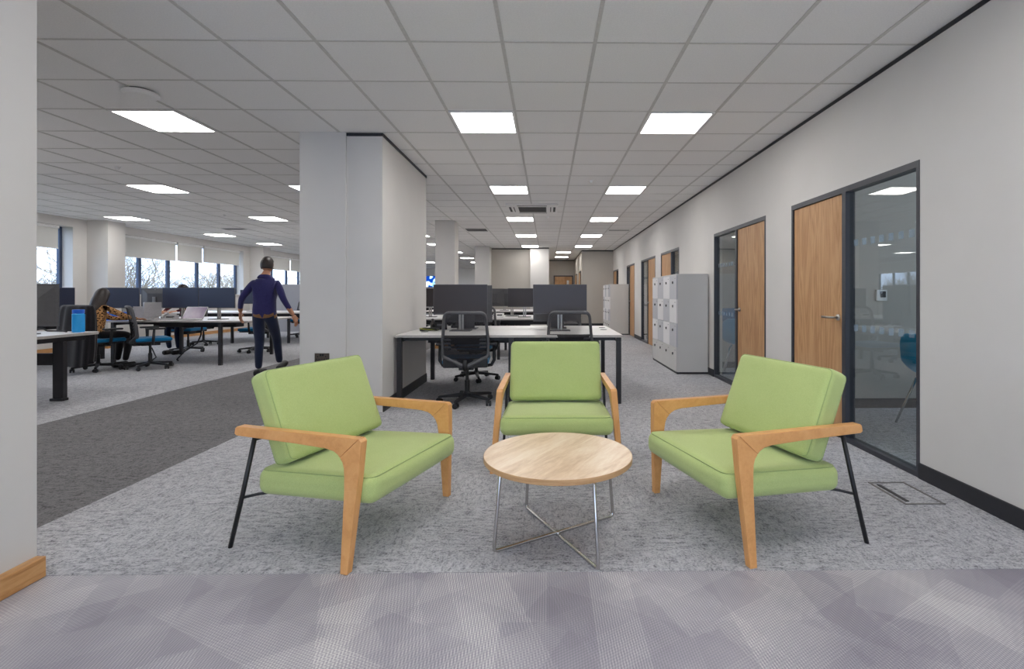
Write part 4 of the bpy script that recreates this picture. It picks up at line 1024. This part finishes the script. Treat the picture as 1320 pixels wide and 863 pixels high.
def hair_cap(T, parent, mat, length=0.0, H=0.235, name='hair', vol=1.05):
    b = MB(); b2 = bmesh.new(); bmesh.ops.create_uvsphere(b2, u_segments=24, v_segments=18, radius=1)
    rm = []
    for v in b2.verts:
        x, y, z = v.co; fx = y > 0.25 and z < 0.45; low = z < -0.5 and length == 0
        if fx or low: rm.append(v); continue
        xx, yy, zz = x * 0.078 * vol, y * 0.098 * vol - 0.004, z * H / 2 * vol + 0.004
        if length and z < 0.1: 
            t = (0.1 - z) / 1.1; zz -= length * t; xx *= 1 + 0.30 * t; xx += 0; yy -= 0.07 * t
        v.co = T @ Vector((xx, yy, zz))
    bmesh.ops.delete(b2, geom=rm, context='VERTS')
    me = bpy.data.meshes.new(name); b2.to_mesh(me); b2.free(); b.bm.free(); me.materials.append(mat)
    for p in me.polygons: p.use_smooth = True
    o = bpy.data.objects.new(name, me); COL.objects.link(o); o.parent = parent
    so_ = o.modifiers.new('thick', 'SOLIDIFY'); so_.thickness = 0.008; so_.offset = 1
    return o
def person(name, loc, rz, label, V, E, root, hands, head, mats, classify, hair, hairlen, hvol=1.04):
    me = skin_body(V, E, root); bm = bmesh.new(); bm.from_mesh(me); bpy.data.meshes.remove(me)
    for f in bm.faces: f.material_index = classify(f.calc_center_median())
    n0 = len(bm.faces)
    for h in hands: hand_into(bm, *h)
    T = head_into(bm, *head)
    bm.faces.ensure_lookup_table()
    for f in bm.faces[n0:]: f.material_index = 0; 
    for f in bm.faces: f.smooth = True
    me = bpy.data.meshes.new(name); bm.to_mesh(me); bm.free()
    for m_ in mats: me.materials.append(m_)
    o = bpy.data.objects.new(name, me); COL.objects.link(o); o.location = loc; o.rotation_euler = (0, 0, rz)
    tag(o, label, 'person')
    hair_cap(T, o, hair, hairlen, vol=hvol)
    return o
# walking man, facing +Y (away)
V = {'pelvis': (0, 0, 0.93, 0.165, 0.12), 'belly': (0.0, 0.01, 1.06, 0.168, 0.115), 'chest': (0.0, 0.03, 1.26, 0.185, 0.12), 'neckb': (0.0, 0.04, 1.43, 0.10, 0.08), 'neck': (0.0, 0.055, 1.49, 0.052, 0.052), 'skull': (0.0, 0.075, 1.56, 0.05, 0.05),
     'shL': (-0.165, 0.03, 1.365, 0.068, 0.068), 'elL': (-0.30, -0.03, 1.14, 0.047, 0.047), 'foL': (-0.355, 0.04, 1.01, 0.038, 0.038), 'wrL': (-0.385, 0.10, 0.925, 0.027, 0.027),
     'shR': (0.165, 0.03, 1.365, 0.068, 0.068), 'elR': (0.27, 0.0, 1.12, 0.047, 0.047), 'foR': (0.33, 0.05, 0.98, 0.038, 0.038), 'wrR': (0.375, 0.09, 0.875, 0.027, 0.027),
     'hipL': (-0.085, 0, 0.86, 0.10, 0.10), 'knL': (-0.075, 0.02, 0.49, 0.062, 0.066), 'caL': (-0.072, -0.01, 0.36, 0.058, 0.062), 'anL': (-0.07, -0.02, 0.10, 0.045, 0.048),
     'hipR': (0.09, 0, 0.86, 0.10, 0.10), 'knR': (0.075, 0.22, 0.53, 0.062, 0.066), 'caR': (0.065, 0.27, 0.40, 0.058, 0.062), 'anR': (0.055, 0.36, 0.14, 0.045, 0.048)}
E = [('pelvis', 'belly'), ('belly', 'chest'), ('chest', 'neckb'), ('neckb', 'neck'), ('neck', 'skull'), ('chest', 'shL'), ('shL', 'elL'), ('elL', 'foL'), ('foL', 'wrL'), ('chest', 'shR'), ('shR', 'elR'), ('elR', 'foR'), ('foR', 'wrR'),
     ('pelvis', 'hipL'), ('hipL', 'knL'), ('knL', 'caL'), ('caL', 'anL'), ('pelvis', 'hipR'), ('hipR', 'knR'), ('knR', 'caR'), ('caR', 'anR')]
def cl_man(c):
    if c.z > 1.485: return 0
    if abs(c.x) > 0.19 and c.z < 0.985: return 0
    if c.z > 0.90: return 1
    if c.z > 0.865 and c.y < 0.05: return 3
    return 2
man = person('person', (-4.15, 7.30, 0), R(4), 'person walking away in a navy jumper and dark jeans', V, E, 'pelvis',
       [((-0.385, 0.10, 0.925), (-0.12, 0.25, -0.9), (1, 0.2, 0), 1), ((0.375, 0.09, 0.875), (0.25, 0.25, -0.9), (-1, 0.2, 0), -1)],
       ((0.0, 0.095, 1.625), (0, 1, -0.12), (0, 0.1, 1)), [M['skin'], M['navy'], M['denim'], M['tan']], cl_man, M['hair'], 0.0)
for x, y, z, rx, in ((-0.07, 0.03, 0.0, 0), (0.055, 0.44, 0.035, 18)):
    T = Matrix.Translation((x, y, z)) @ Matrix.Rotation(R(rx), 4, 'X')
    MB().rbox((0, 0, 0.05), (0.095, 0.28, 0.10), 0.042, 4, lambda p: T @ (Vector((p.x, p.y, p.z * (1.0 if p.y < 0 else 1.0 - 1.6 * p.y) + 0.05)) - Vector((0, 0, 0.05)))).build('shoe', M['shoe'], man, smooth=True)
# seated woman: faces +Y local
def seated(dx, lean, armL, armR):
    V = {'pelvis': (0, -0.08, 0.56, 0.155, 0.12), 'belly': (0.02 + dx * 0.3, -0.05 + lean * 0.3, 0.72, 0.13, 0.10), 'chest': (0.03 + dx * 0.7, lean * 0.7 - 0.03, 0.90, 0.145, 0.10), 'neckb': (dx * 0.95, lean, 1.03, 0.085, 0.07), 'neck': (dx, lean + 0.03, 1.09, 0.045, 0.045), 'skull': (dx, lean + 0.05, 1.13, 0.04, 0.04)}
    sL = (-0.14 + dx * 0.85, lean * 0.85, 0.975); sR = (0.15 + dx * 0.85, lean * 0.85, 0.975)
    V['shL'] = sL + (0.055, 0.055); V['shR'] = sR + (0.055, 0.055)
    for s, arm in (('L', armL), ('R', armR)): V['el' + s] = arm[0] + (0.042, 0.042); V['wr' + s] = arm[1] + (0.025, 0.025)
    for s, q in (('L', -1), ('R', 1)):
        V['hip' + s] = (q * 0.09, -0.02, 0.55, 0.09, 0.085); V['kn' + s] = (q * 0.10, 0.36, 0.545, 0.062, 0.062); V['ca' + s] = (q * 0.10, 0.36, 0.36, 0.055, 0.058); V['an' + s] = (q * 0.09, 0.32, 0.11, 0.04, 0.042)
    E = [('pelvis', 'belly'), ('belly', 'chest'), ('chest', 'neckb'), ('neckb', 'neck'), ('neck', 'skull')]
    for s in 'LR': E += [('chest', 'sh' + s), ('sh' + s, 'el' + s), ('el' + s, 'wr' + s), ('pelvis', 'hip' + s), ('hip' + s, 'kn' + s), ('kn' + s, 'ca' + s), ('ca' + s, 'an' + s)]
    return V, E
aL = ((-0.18, 0.28, 0.80), (-0.05, 0.47, 0.79)); aR = ((0.28, 0.24, 0.83), (0.16, 0.46, 0.79))
V, E = seated(-0.14, 0.10, aL, aR)
def cl_w(c):
    if c.z > 1.06: return 0
    if c.y > 0.45 and c.z > 0.7: return 0
    if c.z > 0.62: return 1
    return 2
wm = person('person', (-7.05, 7.85, 0), R(-18), 'person with long dark hair and leopard print top, seated at the desk', V, E, 'pelvis',
       [(aL[1], (0.3, 1, -0.05), (0, 0, -1), 1, 0.17, 0.3), (aR[1], (-0.3, 1, -0.05), (0, 0, -1), -1, 0.17, 0.3)],
       ((-0.15, 0.14, 1.155), (-0.75, 1, -0.4), (0, 0.2, 1), 0.22), [M['skin'], M['leopard'], M['blackcloth']], cl_w, M['hair'], 0.19, 1.14)
for x in (-0.09, 0.09): MB().rbox((x, 0.36, 0.045), (0.085, 0.24, 0.09), 0.04, 4).build('shoe', M['shoe'], wm, smooth=True)
V, E = seated(0.0, 0.02, ((-0.22, 0.20, 0.86), (-0.12, 0.42, 0.80)), ((0.22, 0.20, 0.86), (0.12, 0.42, 0.80)))
V2 = {k: (v[0], v[1], v[2] + (0.06 if v[2] > 0.65 else 0.0), v[3], v[4]) for k, v in V.items()}
def cl_p(c):
    if c.z > 1.14: return 0
    if c.z > 0.62: return 1
    return 2
pm = person('person', (-7.45, 10.30, 0), R(178), 'person in a red plaid shirt seated behind the monitors', V2, E, 'pelvis',
       [((-0.12, 0.42, 0.86), (0.4, 1, -0.1), (0, 0, -1), 1, 0.17, 0.5), ((0.12, 0.42, 0.86), (-0.4, 1, -0.1), (0, 0, -1), -1, 0.17, 0.5)],
       ((0.0, 0.09, 1.265), (0, 1, -0.2), (0, 0.2, 1)), [M['skin'], M['plaid'], M['denim']], cl_p, M['hair'], 0.0, 1.12)
for x in (-0.09, 0.09): MB().rbox((x, 0.36, 0.045), (0.085, 0.25, 0.09), 0.04, 4).build('shoe', M['shoe'], pm, smooth=True)

# black coat draped over the woman's chair
def coat():
    m = MB(); n = 36; rows_ = []
    for j, (z, hw, hd, yc) in enumerate(((1.035, 0.20, 0.025, -0.30), (1.03, 0.25, 0.05, -0.30), (0.98, 0.275, 0.065, -0.30), (0.80, 0.285, 0.075, -0.30), (0.60, 0.29, 0.085, -0.31), (0.40, 0.295, 0.09, -0.315), (0.22, 0.285, 0.09, -0.32), (0.15, 0.28, 0.09, -0.32))):
        r_ = []
        for k in range(n):
            a = 2 * PI * k / n; c, s = math.cos(a), math.sin(a)
            f = 0.018 * math.sin(k * 2.2 + j * 0.25) * min(1, j / 3)
            r_.append(m.bm.verts.new(((hw + f) * (abs(c) ** 0.7) * (1 if c > 0 else -1), yc + (hd + f) * (abs(s) ** 0.8) * (1 if s > 0 else -1), z + (0.04 * math.sin(a * 2 + 1) if j > 5 else 0))))
        rows_.append(r_)
    for a_, b_ in zip(rows_[:-1], rows_[1:]):
        for k in range(n): m._f([b_[k], b_[(k + 1) % n], a_[(k + 1) % n], a_[k]])
    m._f(rows_[0])
    o = m.build('coat', M['blackcloth'], smooth=True)
    o.location = (-7.00, 7.85, 0.0); o.rotation_euler = (0, 0, R(-14)); o.scale = (1.22, 1.08, 1.0)
    sb = o.modifiers.new('sub', 'SUBSURF'); sb.levels = sb.render_levels = 1
    tag(o, 'black coat draped over the back of the seated woman\'s chair', 'coat')
coat()

# ------------------------------------------------------------------ world, camera, render look
w = bpy.data.worlds.new('world'); bpy.context.scene.world = w; w.use_nodes = True
nt = w.node_tree; nt.nodes.clear()
bg = nt.nodes.new('ShaderNodeBackground'); ou = nt.nodes.new('ShaderNodeOutputWorld')
tc = nt.nodes.new('ShaderNodeTexCoord'); nz = nt.nodes.new('ShaderNodeTexNoise'); nz.inputs['Scale'].default_value = 3.0
cr = nt.nodes.new('ShaderNodeValToRGB'); cr.color_ramp.elements[0].position = 0.35; cr.color_ramp.elements[0].color = (0.42, 0.62, 1.0, 1); cr.color_ramp.elements[1].position = 0.6; cr.color_ramp.elements[1].color = (0.76, 0.88, 1, 1)
nt.links.new(tc.outputs['Generated'], nz.inputs['Vector']); nt.links.new(nz.outputs['Fac'], cr.inputs['Fac']); nt.links.new(cr.outputs['Color'], bg.inputs['Color'])
bg.inputs['Strength'].default_value = 1.8; nt.links.new(bg.outputs[0], ou.inputs[0])

cd = bpy.data.cameras.new('camera'); cam = bpy.data.objects.new('camera', cd); COL.objects.link(cam)
cam.location = (0, 0, EYE); cam.rotation_euler = (R(90), 0, -0.0125)
cd.sensor_width = 36.0; cd.lens = 638.0 / 1320.0 * 36.0
cd.shift_x = -54.0 / 1320.0; cd.shift_y = -51.5 / 1320.0; cd.clip_end = 300
sc = bpy.context.scene; sc.camera = cam
sc.view_settings.view_transform = 'Standard'; sc.view_settings.look = 'None'; sc.view_settings.gamma = 1.0; sc.view_settings.use_curve_mapping = False
sc.view_settings.exposure = 1.25
sc.cycles.max_bounces = 8; sc.cycles.diffuse_bounces = 5; sc.cycles.transparent_max_bounces = 16; sc.cycles.glossy_bounces = 4
